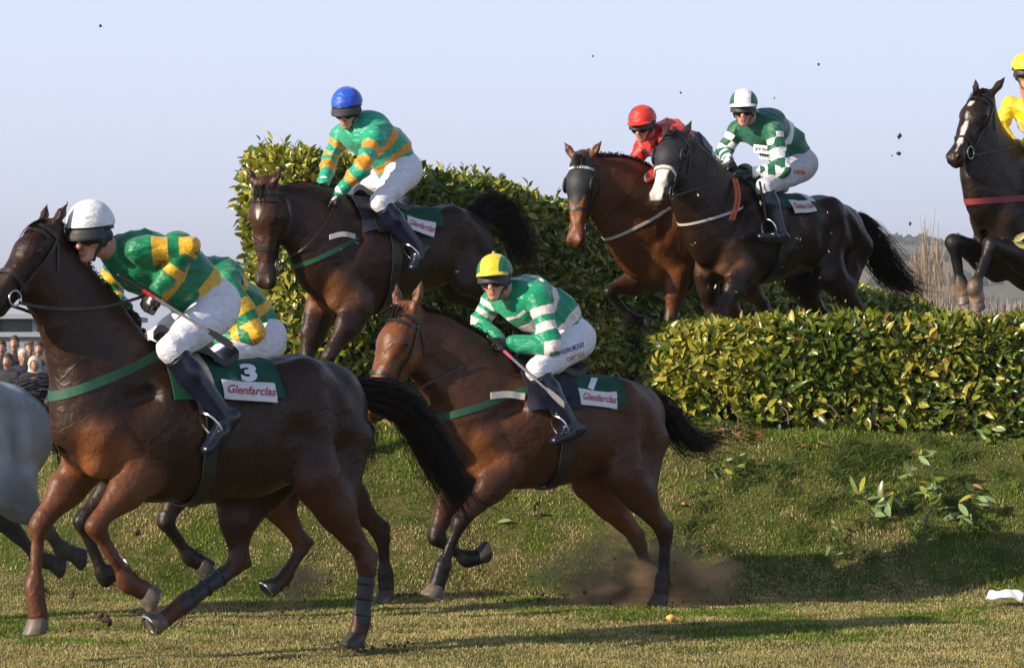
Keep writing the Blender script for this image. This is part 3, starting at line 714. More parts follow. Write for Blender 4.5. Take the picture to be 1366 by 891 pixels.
def jockey(J, O):
    """J: joints in pixels + lateral metres, in the frame of the horse he rides"""
    fr = J.get('frame', O.fr); p = fr.p; g = {k: p(*v) for k, v in J['pts'].items()}
    root0 = g['pelvis'].copy(); root0[2] -= 0.0
    M = fr.M @ Matrix.Translation(Vector(root0)); root = empty('person', M); tag(root, J['label'], 'jockey', J.get('group'))
    off = -root0
    def T(V): return np.asarray(V) + off
    sk = (.58, .30, .21); bp = []
    def S(lst, A, B, ra, rb, la=None, lb=None, k=.03, L=(0, 1, 0), **kw):
        q = Seg(A, B, ra, rb, la, lb, L, k, sk, **kw); lst.append(q); return q
    pel, mid, che, nb = g['pelvis'], g['mid'], g['chest'], g['neck']
    tors = []
    S(tors, pel, mid, .118, .118, .135, .135, .05, tag='T', t=(0, .35)); S(tors, mid, che, .118, .135, .14, .165, .05, tag='T', t=(.35, .75))
    S(tors, che, lerp(che, nb, .75), .122, .070, .155, .095, .05, tag='T', t=(.75, 1))
    arms = []; wr = {}
    for s_, k in ((1, 'L'), (-1, 'R')):
        sh, el, w = g['sh' + k], g['el' + k], g['wr' + k]; wr[k] = (w, nrm(w - el))
        S(arms, lerp(sh, che, .45), lerp(sh, che, .06), .088, .062, k=.07, tag='A', t=(-.35, 0)); S(arms, sh, el, .058, .047, k=.02, tag='A', t=(0, 1)); S(arms, el, w, .047, .032, k=.02, tag='A', t=(1, 2))
    hips = []; S(hips, pel + (0, .055, -.01), pel + (0, -.055, -.01), .135, .135, k=.04)
    lg = {}
    for s_, k in ((1, 'L'), (-1, 'R')):
        hp, kn, an, to = g['hip' + k], g['kn' + k], g['an' + k], g['to' + k]; lg[k] = (hp, kn, an, to)
        S(hips, hp, lerp(hp, kn, .5), .112, .088, k=.05); S(hips, lerp(hp, kn, .5), kn, .088, .060, k=.03)
        S(hips, kn, lerp(kn, an, .14), .064, .056, k=.02)
    shins = []; bo = {}
    for k, (hp, kn, an, to) in lg.items():
        b = []; S(b, lerp(kn, an, .12), lerp(kn, an, .35), .060, .065, k=.02); S(b, lerp(kn, an, .35), an, .065, .045, k=.02)
        ft = nrm(to - an); heel = an - ft * .045 + nrm(an - kn) * .035
        S(b, an, heel, .040, .036, k=.02); S(b, heel, lerp(heel, to, .55), .034, .036, .034, .040, k=.02); S(b, lerp(heel, to, .5), to, .034, .024, .040, .034, k=.02); bo[k] = b; shins += b
    # head
    hc = g['head']; yaw, pitch, roll = (R(x) for x in J['look']); X = np.array([math.cos(yaw) * math.cos(pitch), math.sin(yaw) * math.cos(pitch), -math.sin(pitch)])
    Yv = nrm(np.cross([0, 0, 1], X)); Z = np.cross(X, Yv); Y2 = Yv * math.cos(roll) + Z * math.sin(roll); Z = np.cross(X, Y2); Yv = Y2
    hsz = J.get('hs', 1.0); P = lambda x, y, z: hc + hsz * (X * x + Yv * y + Z * z)
    hp_ = []
    H_ = lambda A, B, ra, rb, la=None, lb=None, k=.02, **kw: S(hp_, P(*A), P(*B), ra * hsz, rb * hsz, (la or ra) * hsz, (lb or rb) * hsz, k, L=Yv, **kw)
    H_((-.03, 0, .03), (.015, 0, .03), .088, .088, .074, .074, .03); H_((.025, 0, -.0), (.035, 0, -.085), .062, .040, .060, .040, .03)
    H_((.055, 0, -.095), (.062, 0, -.102), .022, .020, .024, .022, .02)
    H_((.082, 0, -.004), (.110, 0, -.044), .009, .014, .009, .015, .008); H_((.083, 0, -.066), (.085, 0, -.066), .009, .009, .022, .022, .006); hp_[-1].col = (.34, .09, .07); H_((.080, 0, -.080), (.081, 0, -.080), .010, .010, .018, .018, .006); hp_[-1].col = (.36, .10, .08)
    H_((.088, .0, -.073), (.095, .0, -.073), .003, .003, .020, .020, .003, sub=True)
    for y in (1, -1):
        H_((.060, .034 * y, -.025), (.045, .048 * y, -.035), .019, .018, k=.015); hp_[-1].col = (.60, .24, .16); H_((.0, .070 * y, -.015), (-.004, .072 * y, .018), .018, .022, .009, .009, .01)
        H_((.085, .030 * y, .002), (.086, .032 * y, .002), .013, .013, .016, .016, .010, sub=True); H_((.072, .031 * y, .002), (.073, .031 * y, .002), .012, .012, k=.004)
        H_((.076, .018 * y, .022), (.070, .045 * y, .020), .009, .009, k=.01)
    S(hp_, nb, P(-.02, 0, -.045), .062, .055, k=.03)
    hd = []
    for k, s_ in (('L', 1), ('R', -1)):
        w, d = wr[k]; hd += hand_prims(w + d * .01, d, np.array(J.get('hn' + k, (.2, .5 * s_, .8))), s_)
    q = [x.grow(-.006) for x in tors + arms + hips] + [x.grow(-.008) for x in shins] + hp_ + hd
    fb = Field(q, .0065); V, Q = fb.mesh(); body = mk('body', T(V), Q, 'skin', root, attrs={'coat': fb.cols(V, tau=.004)})
    # jacket
    jk = [x.grow(.012) for x in tors + arms]; cuff = []
    jk.append(Seg(lerp(che, nb, .8), lerp(che, nb, 1.0), .078, .066, .085, .070, (0, 1, 0), .02, None, tag='T', t=(.95, 1.0)))
    jk.append(Seg(pel + nrm(pel - mid) * .015, mid, .137, .135, .150, .152, (0, 1, 0), .03, None, tag='T', t=(-.05, .35)))
    sp_ = nrm(che - pel); vn = np.array([sp_[2], 0, -sp_[0]]); vn = vn if vn[2] < 0 else -vn
    bl_ = J.get('belly', .055); jk.append(Seg(lerp(pel, mid, .5) + vn * bl_ * .6, che + vn * bl_ + sp_ * .03, .118, .122, .135, .145, (0, 1, 0), .05, None, tag='T', t=(.18, .80)))
    fj = Field(jk, .0085, .0040, 17, J.get('seed', 1), folds=.013); V, Q = fj.mesh(); who = fj.nearest(V); par = np.zeros(len(V)); isA = np.zeros(len(V), bool); sgn = np.zeros(len(V))
    for i, x in enumerate(fj.prims):
        m = who == i; par[m] = x.proj(V[m]); isA[m] = x.tag == 'A'
    mk('collar', *shift(torus(lerp(che, nb, 1.02), nb - che, .062, .016, 22, 8), off), 'number_white', root)
    m1, m3 = J['pattern'](V, par, isA, (V[:, 1] - pel[1]), g)
    mk('jacket', T(V), Q, J['silk'], root, attrs={'mask': m1, 'mask3': m3})
    fh = Field([x.grow(.005) for x in hips], .009, .0012, 15, 4, folds=.0060); V, Q = fh.mesh(); br = mk('breeches', T(V), Q, J.get('breeches', 'breeches_white'), root, attrs={'mask': np.full(len(V), -1.)})
    for k in bo:
        f_ = Field([x.grow(.006) for x in bo[k]], .009); V, Q = f_.mesh(); b = mk('boot', T(V), Q, J.get('bootmat', 'navy_leather'), root)
        kn, an = lg[k][1], lg[k][2]; mk('boot_top', *shift(torus(lerp(kn, an, .13), an - kn, .057, .012, 20, 6), off), 'black_leather', b)
    for k, s_ in (('L', 1), ('R', -1)):
        w, d = wr[k]; f_ = Field(hand_prims(w + d * .01, d, np.array(J.get('hn' + k, (.2, .5 * s_, .8))), s_, .0025), .0045); V, Q = f_.mesh(); mk('glove', T(V), Q, J.get('glove', 'black_leather'), root)
        v, q_ = tube([w - d * .025, w - d * .01, w + d * .008], np.array([.040, .041, .038]), 14); mk('cuff', T(v), q_, J.get('cuff', 'number_white'), root)
    # helmet with silk cap
    n, m = 13, 28; cv = []; mk_ = []
    def dome(rx, ry, rz, z0, cx=-.012, low=0.0):
        th = np.linspace(0, 1, n) * (math.pi / 2 + low); ph = np.linspace(0, 2 * np.pi, m, endpoint=False); TH, PH = np.meshgrid(th, ph, indexing='ij')
        return np.stack([cx + rx * np.sin(TH) * np.cos(PH), ry * np.sin(TH) * np.sin(PH), z0 + rz * np.cos(TH)], -1).reshape(-1, 3)
    tw = lambda a: np.array([P(*q_) for q_ in a])
    def shell(outer, inner):
        V = np.vstack([outer, inner]); N = n * m; g_ = grid_faces(n, m, True); Fq = [tuple(q_) for q_ in g_] + [tuple(q_[::-1] + N) for q_ in g_]
        for j in range(m): a = (n - 1) * m + j; b = (n - 1) * m + (j + 1) % m; Fq.append((a, a + N, b + N, b))
        return V, Fq
    o_ = dome(.118, .100, .103, .045, low=.22); i_ = dome(.106, .089, .095, .045, low=.22); V, Fq = shell(tw(o_), tw(i_)); he = mk('helmet', T(V), Fq, 'helmet_shell', root)
    o_ = dome(.127, .108, .113, .048, low=.05); wr_ = .0016 * np.sin(np.arctan2(o_[:, 1], o_[:, 0]) * 13 + o_[:, 2] * 40); o_ = o_ * (1 + wr_[:, None] * 2); i_ = dome(.121, .102, .106, .048, low=.05)
    V, Fq = shell(tw(o_), tw(i_)); cm = J.get('capmask', lambda q_: np.full(len(q_), -1.))(np.vstack([o_, i_])); cap = mk('silk_cap', T(V), Fq, J['cap'], he, attrs={'mask': cm})
    # peaks
    def peak(x0, l, z, w, mat, name, par_, dz=.018, thick=.005, cm_=-1.):
        ph = np.linspace(-w, w, 17); V = []
        for r_, zz in ((0, z + .004), (.5, z - dz * .35), (1, z - dz)):
            V += [(-.012 + (.122 + l * r_ * (math.cos(q_ / w * 1.35))) * math.cos(q_), (.104 + l * r_ * .45 * math.cos(q_ / w * 1.35)) * math.sin(q_), zz) for q_ in ph]
        V = np.array(V); N = len(V); W = V - (0, 0, thick); g_ = grid_faces(3, 17); Fq = [tuple(q_) for q_ in g_] + [tuple(q_[::-1] + N) for q_ in g_]
        ix = list(range(17)) + [33, 50] + list(range(49, 33, -1)) + [17]
        for k in range(len(ix)): a, b = ix[k], ix[(k + 1) % len(ix)]; Fq.append((a, b, b + N, a + N))
        mk(name, T(tw(np.vstack([V, W]))), Fq, mat, par_, attrs={'mask': np.full(2 * N, cm_)})
    if J.get('peak', True): peak(0, .055, .048, 1.15, J['cap'], 'peak', cap, .016, .005, J.get('peakmask', -1.))
    vz = J.get('visor', .018)
    peak(0, vz, .030, 1.2, 'helmet_shell', 'brim', he, .034, .010)
    if J.get('pompom'): mk('button', *shift(ball(P(-.012, 0, .165), .012 * hsz, 8), off), J['cap'], cap, attrs=None)
    # harness and goggles
    ph = np.linspace(-1.25, 1.25, 22); V = []
    for dr, z in ((.0, .020), (.012, .018), (.015, -.006), (.012, -.032), (0, -.034)):
        V += [(.0 + (.092 + dr) * math.cos(q_) * (1.0 if abs(q_) > .14 else .985), (.075 + dr * .8) * math.sin(q_), z - .004 + .008 * math.cos(q_ * 5) * (z < 0) * (abs(q_) < .6)) for q_ in ph]
    N = len(V); W = [(x * .90, y * .90, z) for x, y, z in V]; g_ = grid_faces(5, 22); Fq = [tuple(q_) for q_ in g_] + [tuple(q_[::-1] + N) for q_ in g_]
    ix = list(range(22)) + [22 * i + 21 for i in range(1, 5)] + list(range(4 * 22 + 20, 4 * 22 - 1, -1)) + [22 * i for i in range(3, 0, -1)]
    for k in range(len(ix)): a, b = ix[k], ix[(k + 1) % len(ix)]; Fq.append((a, b, b + N, a + N))
    mk('goggles', T(tw(V + W)), Fq, 'goggles_black', root)
    th_ = np.linspace(0, 2 * np.pi, 30, endpoint=False); bnd = np.array([P(-.012 + .1205 * math.cos(a_) , .1025 * math.sin(a_), .030) for a_ in th_]); bnd = np.vstack([bnd, bnd[:2]]); v_, f_ = strip(bnd, np.tile(Z * .009, (32, 1)), np.tile(Z * 0 + 1e-3, (32, 1))); mk('goggle_strap', T(v_), f_, 'goggles_black', he)
    hp2 = []
    for y in (1, -1):
        hp2.append(Seg(P(-.015, .070 * y, .03), P(-.005, .068 * y, -.03), .040 * hsz, .030 * hsz, .014 * hsz, .012 * hsz, Yv, .02)); hp2.append(Seg(P(0, .064 * y, -.03), P(.035, .030 * y, -.100), .022 * hsz, .014 * hsz, .010 * hsz, .008 * hsz, Yv, .01))
    hp2.append(Seg(P(-.055, .05, -.01), P(-.055, -.05, -.01), .035 * hsz, .035 * hsz, k=.02)); hp2.append(Seg(P(.035, .03, -.112), P(.035, -.03, -.112), .010 * hsz, .010 * hsz, k=.01))
    V, Q = Field(hp2, .006).mesh(); mk('chin_harness', T(V), Q, 'helmet_shell', he)
    # whip (its own thing, held in the hand)
    if 'whip' in J:
        a, b = p(*J['whip'][0]), p(*J['whip'][1]); cpt = (a + b) / 2
        wroot = empty('whip', fr.M @ Matrix.Translation(Vector(cpt))); tag(wroot, J['whip_label'], 'whip', 'riding whips held by the jockeys')
        a, b = a - cpt, b - cpt; u = lambda t_: lerp(a, b, t_)
        mk('handle', *tube([u(0), u(.01), u(.03), u(.22)], np.array([.010, .014, .011, .010])), 'black_leather', wroot)
        mk('collar', *tube([u(.22), u(.32)], np.array([.0105, .010])), J.get('whipmat', 'whip_red'), wroot)
        mk('shaft', *tube([u(.32), u(.80)], np.array([.009, .007])), 'whip_grey', wroot)
        v, q_ = strip(np.array([u(t_) for t_ in (.78, .86, .95, 1.0)]), np.array([[0, 0, .012], [0, 0, .020], [0, 0, .022], [0, 0, .018]]), np.tile([0, .006, 0], (4, 1))); mk('flap', v, q_, 'strap_black' if J.get('whipmat') is None else 'whip_grey', wroot, False)
    # stirrups belong to the saddle
    for k, s_ in (('L', 1), ('R', -1)):
        kn, an, to = lg[k][1:]; c = lerp(an, to, .45) + nrm(an - kn) * .03; ft = nrm(to - an); up = nrm(kn - an)
        th = np.linspace(0, 2 * np.pi, 26, endpoint=False); lat = nrm(np.cross(ft, up)); ring = [c + lat * (.062 * math.sin(t_)) + up * (.075 * (1 - math.cos(t_)) * (1 if True else 0)) for t_ in th]
        ring = np.array(ring + [ring[0], ring[1]]); v, q_ = tube(ring, .0065, 6, False); mk('stirrup', v, q_, 'steel', O.root)
        top = c + up * .15; hi = top + np.array([.04, -.03 * s_, .34]); hi[2] = min(hi[2], O.K['withers'][2] - .04); v, q_ = strip(spline([top, lerp(top, hi, .5), hi], 6), np.tile([.011, 0, 0], (6, 1)), np.tile([0, .005, 0], (6, 1))); mk('stirrup_leather', v, q_, 'strap_black', O.root, False)
    return dict(root=root, g=g, P=P, T=T, wr=wr, off=off, fj=fj, fh=fh, p=p, X=X, Y=Yv, Z=Z)
def shift(vf, off): return (np.asarray(vf[0]) + off, vf[1])
def stamp(f, c, ex, ey, nd, text, w, h, mat, parent, off, shear=0., back=None, pad=1.15):
    """lettering laid on a garment: centre c, reading direction ex, up ey, outward nd"""
    ex, ey, nd = nrm(ex), nrm(ey), nrm(nd); V, Fq = text_mesh(text, 1.0, shear, .02); V = V - (V.max(0) + V.min(0)) / 2; V[:, 0] *= w / (V[:, 0].max() * 2); V[:, 1] *= h / (V[:, 1].max() * 2)
    if back:
        X, Y = np.meshgrid(np.linspace(-w * pad / 2, w * pad / 2, 10), np.linspace(-h * pad * .75, h * pad * .75, 8), indexing='ij'); o = c + X[..., None] * ex + Y[..., None] * ey
        B = f.hit(o - nd * .10, nd, .3, .0025).reshape(-1, 3); parent = mk('patch', B + off, grid_faces(10, 8), back, parent)
    o = c + V[:, :1] * ex + V[:, 1:2] * ey; mk('lettering', f.hit(o - nd * .10, nd, .3, .0055) + off, Fq, mat, parent, False)
# ------------------------------------------------------------------ the place
def sst(x, a, b): t = np.clip((np.asarray(x, float) - a) / (b - a), 0, 1); return t * t * (3 - 2 * t)
def vnoise(x, y, f, seed=0):
    x = np.asarray(x, float) * f + seed * 17.3; y = np.asarray(y, float) * f + seed * 9.1; xi = np.floor(x).astype(np.int64); yi = np.floor(y).astype(np.int64); u = x - xi; v = y - yi; u = u * u * (3 - 2 * u); v = v * v * (3 - 2 * v)
    def hsh(a, b):
        n = (a * 374761393 + b * 668265263 + seed * 974711) & 0xffffffff; n = ((n ^ (n >> 13)) * 1274126177) & 0xffffffff; return ((n ^ (n >> 16)) & 0xffff) / 65535.0
    return (hsh(xi, yi) * (1 - u) + hsh(xi + 1, yi) * u) * (1 - v) + (hsh(xi, yi + 1) * (1 - u) + hsh(xi + 1, yi + 1) * u) * v
def fbm(x, y, f, seed=0, o=4): return sum(vnoise(x, y, f * 2 ** i, seed + i) * .5 ** (i + 1) for i in range(o)) / (1 - .5 ** o)
def gz(x, y):
    x = np.asarray(x, float); y = np.asarray(y, float); w = .35 * (vnoise(x, y, .5, 3) - .5)
    b = 1.10 * sst(y + w * sst(x, -2.6, -1.5), 19.25, 21.75) * sst(x, -4.6, -2.7) * (1 - .9 * sst(y, 34, 60))
    near = np.exp(-(y / 60) ** 2)
    return b + near * (.05 * (fbm(x, y, .7, 5, 3) - .5) + .035 * (fbm(x, y, 3.0, 8, 3) - .5) * (1 + 2.0 * (b > .05)))
def at(px, py, Y): return np.array([(px - 683) / F_PX * Y, Y, CAM_H - (py - HOR) / F_PX * Y])

t = NT('turf'); n1 = t.noise(1.3, 6, .6); n2 = t.noise(9, 6, .7); n3 = t.noise(60, 4, .7)
c1 = t.ramp(n3, [(.3, (.045, .065, .014)), (.7, (.090, .115, .026))]); c2 = t.ramp(n3, [(.3, (.11, .085, .040)), (.7, (.23, .18, .085))])
f = t.ramp(t.math('ADD', t.math('MULTIPLY', n1, .5), t.math('MULTIPLY', n2, .5)), [(.44, (0, 0, 0)), (.60, (1, 1, 1))])
t.base(t.mix(f, c1, c2)); t.set(Roughness=.95); t.b.inputs['Specular IOR Level'].default_value = .1; t.bump(n3, .8, .03)
t = NT('grass_blade'); c = t.attr('tint'); t.base(c); t.set(Roughness=.6); t.b.inputs['Specular IOR Level'].default_value = .25
tr_ = t.n('ShaderNodeBsdfTranslucent'); t.l(c, tr_.inputs['Color']); ms = t.n('ShaderNodeMixShader'); ms.inputs[0].default_value = .3
t.l(t.b.outputs[0], ms.inputs[1]); t.l(tr_.outputs[0], ms.inputs[2]); t.l(ms.outputs[0], t.t.nodes['Material Output'].inputs['Surface'])
t = NT('laurel_leaf'); c = t.attr('tint'); t.base(c); t.set(Roughness=.30); t.b.inputs['Specular IOR Level'].default_value = .6
tr_ = t.n('ShaderNodeBsdfTranslucent'); t.l(t.mix(1.0, c, (1.0, 1.1, .35), 'MULTIPLY'), tr_.inputs['Color']); ms = t.n('ShaderNodeMixShader'); ms.inputs[0].default_value = .22
t.l(t.b.outputs[0], ms.inputs[1]); t.l(tr_.outputs[0], ms.inputs[2]); t.l(ms.outputs[0], t.t.nodes['Material Output'].inputs['Surface'])
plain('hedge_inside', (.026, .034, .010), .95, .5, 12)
plain('bark', (.10, .075, .05), .9, .35, 20, bump=.5)
plain('pale_twig', (.30, .23, .17), .9, .3, 3)
plain('scrub_twig', (.27, .21, .18), .9, .3, 3)
plain('soil', (.045, .030, .020), .95, .4, 40, bump=.6)
plain('dry_leaf', (.35, .16, .07), .8, .35, 20)
plain('paper', (.75, .78, .85), .6, .05, 20)
plain('yolk', (.75, .40, .10), .5, .1, 20)

# ground: one sheet to the horizon, finely divided where the race is
def axis(a, b, st, far, neg): 
    core = np.arange(a, b, st); g = st; x = b; hi = []
    while x < far: g *= 1.22; x += g; hi.append(x)
    g = st; x = a; lo = []
    while x > neg: g *= 1.22; x -= g; lo.append(x)
    return np.array(lo[::-1] + list(core) + hi)
gx = axis(-5, 5.2, .07, 4500, -4500); gy = axis(13.5, 24.5, .06, 6000, -60)
GX, GY = np.meshgrid(gx, gy, indexing='ij'); V = np.stack([GX, GY, gz(GX, GY)], -1).reshape(-1, 3)
tag(mk('ground', V, grid_faces(len(gx), len(gy)), 'turf'), kind='structure')

# grass
def grass(n, x0, x1, y0, y1, hgt, wid, name, seedp=0, keep=None):
    Y = rng.uniform(y0, y1, n) ; X = rng.uniform(x0, x1, n) * Y
    if keep is not None: k = keep(X, Y); X, Y = X[k], Y[k]
    n = len(X); b = gz(X, Y); bank = sst(Y, 19.3, 20.3) * (X > -3.5)
    patch_ = fbm(X, Y, 1.1, 21, 4) ; clump = fbm(X, Y, 4.5, 31, 3); dry = sst(patch_ * .6 + clump * .4 + .20 * sst(Y, 17.0, 14.9) + .07 * (Y < 19) - .035 * bank, .45, .56)
    h = hgt * (.45 + .9 * clump) * rng.uniform(.5, 1.3, n) * (1 + .35 * bank * clump) * (1 - .25 * dry); w = wid * rng.uniform(.7, 1.3, n) * (Y / 18)
    ang = rng.uniform(0, 2 * np.pi, n); ca, sa = np.cos(ang), np.sin(ang); lean = rng.uniform(.2, 1.5, n); la = ang + np.pi / 2 + rng.normal(0, .5, n)
    base = np.stack([X, Y, b - .004], -1); side = np.stack([ca, sa, 0 * ca], -1) * w[:, None]; ld = np.stack([np.cos(la), np.sin(la), 0 * la], -1)
    mid = base + ld * (lean * h * .3)[:, None] + np.array([0, 0, 1]) * (h * .6)[:, None]; tip = base + ld * (lean * h * .95)[:, None] + np.array([0, 0, 1]) * (h * (1 - .38 * lean))[:, None]
    V = np.stack([base - side, base + side, mid - side * .8, mid + side * .8, tip - side * .15, tip + side * .15], 1).reshape(-1, 3)
    i = np.arange(n) * 6; Q = np.concatenate([np.stack([i, i + 1, i + 3, i + 2], 1), np.stack([i + 2, i + 3, i + 5, i + 4], 1)])
    r1, r2 = rng.random((n, 1)), rng.random((n, 1)); gr = np.array([.075, .135, .016]) * (1 - r1) + np.array([.21, .28, .035]) * r1; st = np.array([.32, .25, .10]) * (1 - r2) + np.array([.56, .46, .23]) * r2
    isdry = (rng.random(n) < .08 + .70 * dry)[:, None]; c = np.where(isdry, st, gr) * ((.80 + .62 * fbm(X, Y, 2.3, 61, 3)) * (1 + .18 * bank))[:, None]
    o = mk(name, V, Q, 'grass_blade', None, True, attrs={'tint': np.repeat(c, 6, 0)}); return tag(o, kind='stuff')
tag(grass(430000, -.185, .185, 14.3, 22.4, .033, .0022, 'grass', keep=lambda X, Y: rng.random(len(X)) < np.where(gz(X, Y) > .3, 1, .85)), 'short tufted green and straw coloured turf of the course and bank', 'grass')
tag(grass(60000, -.20, -.10, 22, 60, .07, .006, 'grass'), 'smooth mown turf beyond the bank in front of the crowd', 'grass')
tag(grass(60000, -.14, .2, 22.4, 28, .06, .0045, 'grass', keep=lambda X, Y: X > -3.2), 'rougher grass on top of the bank between the two hedges', 'grass')
# longer tufts on the bank
X = []; 
for i in range(70):
    px, py = rng.uniform(880, 1366), rng.uniform(575, 720); Yt = 21.4 - (py - 575) / 145 * 1.5; X.append(((px - 683) / F_PX * Yt, Yt))
for px, Yt in ((1140, 20.95), (1165, 20.9), (1120, 20.85), (1050, 20.8), (1000, 20.7), (1180, 21.0)): X += [((px - 683) / F_PX * Yt + rng.normal(0, .05), Yt + rng.normal(0, .05)) for _ in range(4)]
P_ = []; cc_ = []
for (x, y) in X:
    n = rng.integers(25, 60); u = np.linspace(0, 1, 6)[None, :, None]; th = rng.uniform(0, 2 * np.pi, n); l = rng.uniform(.07, .17, n); b = np.stack([x + rng.normal(0, .035, n), y + rng.normal(0, .035, n)], -1)
    b = np.concatenate([b, gz(b[:, 0], b[:, 1])[:, None]], 1); d = np.stack([np.cos(th) * .7, np.sin(th) * .7, 0 * th], -1)
    P_.append(b[:, None] + l[:, None, None] * (d[:, None] * u ** 1.6 + np.array([0, 0, 1]) * (u - .55 * u ** 2.4)))
P_ = np.concatenate(P_); v_, f_ = hair(P_, .007, .15); r1 = rng.random((len(P_), 1)); c = np.array([.035, .075, .012]) * (1 - r1) + np.array([.13, .16, .04]) * r1
tag(mk('grass', v_, f_, 'grass_blade', None, True, attrs={'tint': np.repeat(c, 12, 0)}), 'longer dark tussocks of grass on the bank below the low hedge', 'grass', kind='stuff')

# leaves -------------------------------------------------------------
def leaf_geo(P, D, N, Ls, Ws, curl=.25, fold=.25):
    n = len(P); D = nrm(D); N = nrm(N - D * np.sum(N * D, -1, keepdims=True)); S_ = np.cross(D, N); V = []
    for t_, w_ in ((0, .06), (.18, .62), (.48, 1.0), (.78, .72), (1.0, .05)):
        c = P + D * (Ls * t_)[:, None] - N * (Ls * curl * t_ * t_)[:, None]
        for s_ in (-1, 0, 1): V.append(c + S_ * (s_ * w_ * Ws / 2)[:, None] + N * ((abs(s_)) * w_ * Ws * fold)[:, None])
    V = np.stack(V, 1); i = np.arange(n)[:, None] * 15; q = grid_faces(5, 3)
    return V.reshape(-1, 3), (i[:, :, None] + q[None]).reshape(-1, 4)
def leaf_tint(n, sunlit_share):  # yellower leaves: varied leaf tone, brightened to stand in for sunlit glints
    r = rng.random((n, 1)); y = (rng.random((n, 1)) < sunlit_share); a = np.array([.040, .084, .010]) * (1 - r) + np.array([.15, .195, .022]) * r; b = np.array([.21, .23, .025]) * (1 - r) + np.array([.46, .40, .06]) * r
    c = np.where(y, b, a); br = rng.random((n, 1)) < .012; return np.where(br, np.array([.28, .12, .04]), c)
def hedge(path, thick, n, label, lean=.0, leaf=.095, sunlit_share=.30, r=.22, group=None, shoots=300, rise=0.0, top_only=0, endcap=False, bump_=.10, drop=.07):
    """path: (x, y, ztop); front side is to the lens"""
    pts = np.array(path, float); sp = spline(pts, 160); seg = np.r_[0, np.cumsum(np.linalg.norm(np.diff(sp[:, :2], axis=0), axis=1))]; Lt = seg[-1]
    root = empty('hedge', Matrix.Translation(Vector((*sp[80, :2], float(gz(*sp[80, :2])))))); off = -np.array(root.matrix_world.translation); tag(root, label, 'hedge', group)
    def surf(s, q, depth):
        """s metres along, q 0..1 round the section: 0 front foot, then top, 1 rear top"""
        x = np.interp(s, seg, sp[:, 0]); y = np.interp(s, seg, sp[:, 1]); z = np.interp(s, seg, sp[:, 2]) - drop; e = .15
        dx = np.interp(s + e, seg, sp[:, 0]) - np.interp(s - e, seg, sp[:, 0]); dy = np.interp(s + e, seg, sp[:, 1]) - np.interp(s - e, seg, sp[:, 1]); l = np.hypot(dx, dy) + 1e-9; fx, fy = dy / l, -dx / l
        zb = gz(x, y) + .03; hgt = z - zb; tot = hgt + thick; a = q * tot; rr = np.minimum(r, hgt * .5)
        onf = a < hgt - rr; ont = a > hgt + rr * .57; ang = np.clip((a - (hgt - rr)) / (1.57 * rr), 0, 1) * (math.pi / 2)
        back = np.where(onf, 0, np.where(ont, rr + (a - hgt - rr * .57), rr * (1 - np.cos(ang)))); hz = np.where(onf, a, np.where(ont, hgt, hgt - rr + rr * np.sin(ang)))
        nf = np.where(onf, 1, np.where(ont, 0, np.cos(ang))); nz = np.where(onf, 0, np.where(ont, 1, np.sin(ang)))
        if endcap:                                     # round the near end of the hedge
            ec = np.clip(1 - s / (thick * .45), 0, 1); back = back + ec ** 2 * thick * .40; sx, sy = -dx / l, -dy / l; e2 = ec ** 1.3
            nfx = fx * nf * (1 - e2 * .75) + sx * e2 * nf; nfy = fy * nf * (1 - e2 * .75) + sy * e2 * nf
        else: nfx, nfy = fx * nf, fy * nf
        bm = bump_ * (fbm(s, hz, 1.6, 41, 3) - .5) * 2 - depth; N = nrm(np.stack([nfx, nfy, nz], -1)); P = np.stack([x - fx * back, y - fy * back, zb + hz], -1)
        return P + N * bm[..., None], N
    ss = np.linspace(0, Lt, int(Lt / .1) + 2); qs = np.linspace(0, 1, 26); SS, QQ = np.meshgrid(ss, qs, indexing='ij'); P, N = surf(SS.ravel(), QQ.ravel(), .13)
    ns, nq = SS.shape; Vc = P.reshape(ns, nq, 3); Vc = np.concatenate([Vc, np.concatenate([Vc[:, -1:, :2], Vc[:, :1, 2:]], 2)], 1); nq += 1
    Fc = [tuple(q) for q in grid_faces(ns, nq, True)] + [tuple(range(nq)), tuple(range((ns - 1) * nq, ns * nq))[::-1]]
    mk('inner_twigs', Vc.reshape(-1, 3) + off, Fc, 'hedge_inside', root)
    s = Lt * rng.uniform(0, 1, n) ** (1.25 if endcap else 1); q = rng.uniform(0, 1, n) ** .9; dep = np.abs(rng.normal(0, .06, n)) - .03; P, N = surf(s, q, dep)
    rv = nrm(rng.normal(size=(n, 3))); D = nrm(N * .55 + rv * .75 + np.array([0, 0, .35])); Nn = nrm(N * .8 + nrm(rng.normal(size=(n, 3))) * .75 + np.array([0, 0, .45]))
    Ls = leaf * rng.uniform(.45, 1.4, n); Ws = Ls * rng.uniform(.36, .50, n); clus = fbm(s, P[:, 2], 1.2, 51, 3)
    if endcap:
        k_ = n // 14; s0 = rng.uniform(0, .10, k_); q0 = rng.uniform(0, .62, k_); Pe, Ne = surf(s0, q0, np.zeros(k_)); d0 = nrm(sp[0, :2] - sp[4, :2]); fr0 = np.array([d0[1], -d0[0]]); fr0 = fr0 if fr0[1] < 0 else -fr0
        Pe[:, :2] -= fr0 * (rng.random(k_) * thick * .6)[:, None]; Pe[:, :2] += d0 * rng.uniform(-.12, .05, k_)[:, None]; Ne = nrm(np.concatenate([np.tile(d0, (k_, 1)), np.full((k_, 1), .1)], 1) + rng.normal(0, .3, (k_, 3)))
        P[:k_] = Pe; D[:k_] = nrm(Ne * .5 + nrm(rng.normal(size=(k_, 3))) + (0, 0, .3)); Nn[:k_] = nrm(Ne + rng.normal(0, .4, (k_, 3)) + (0, 0, .4))
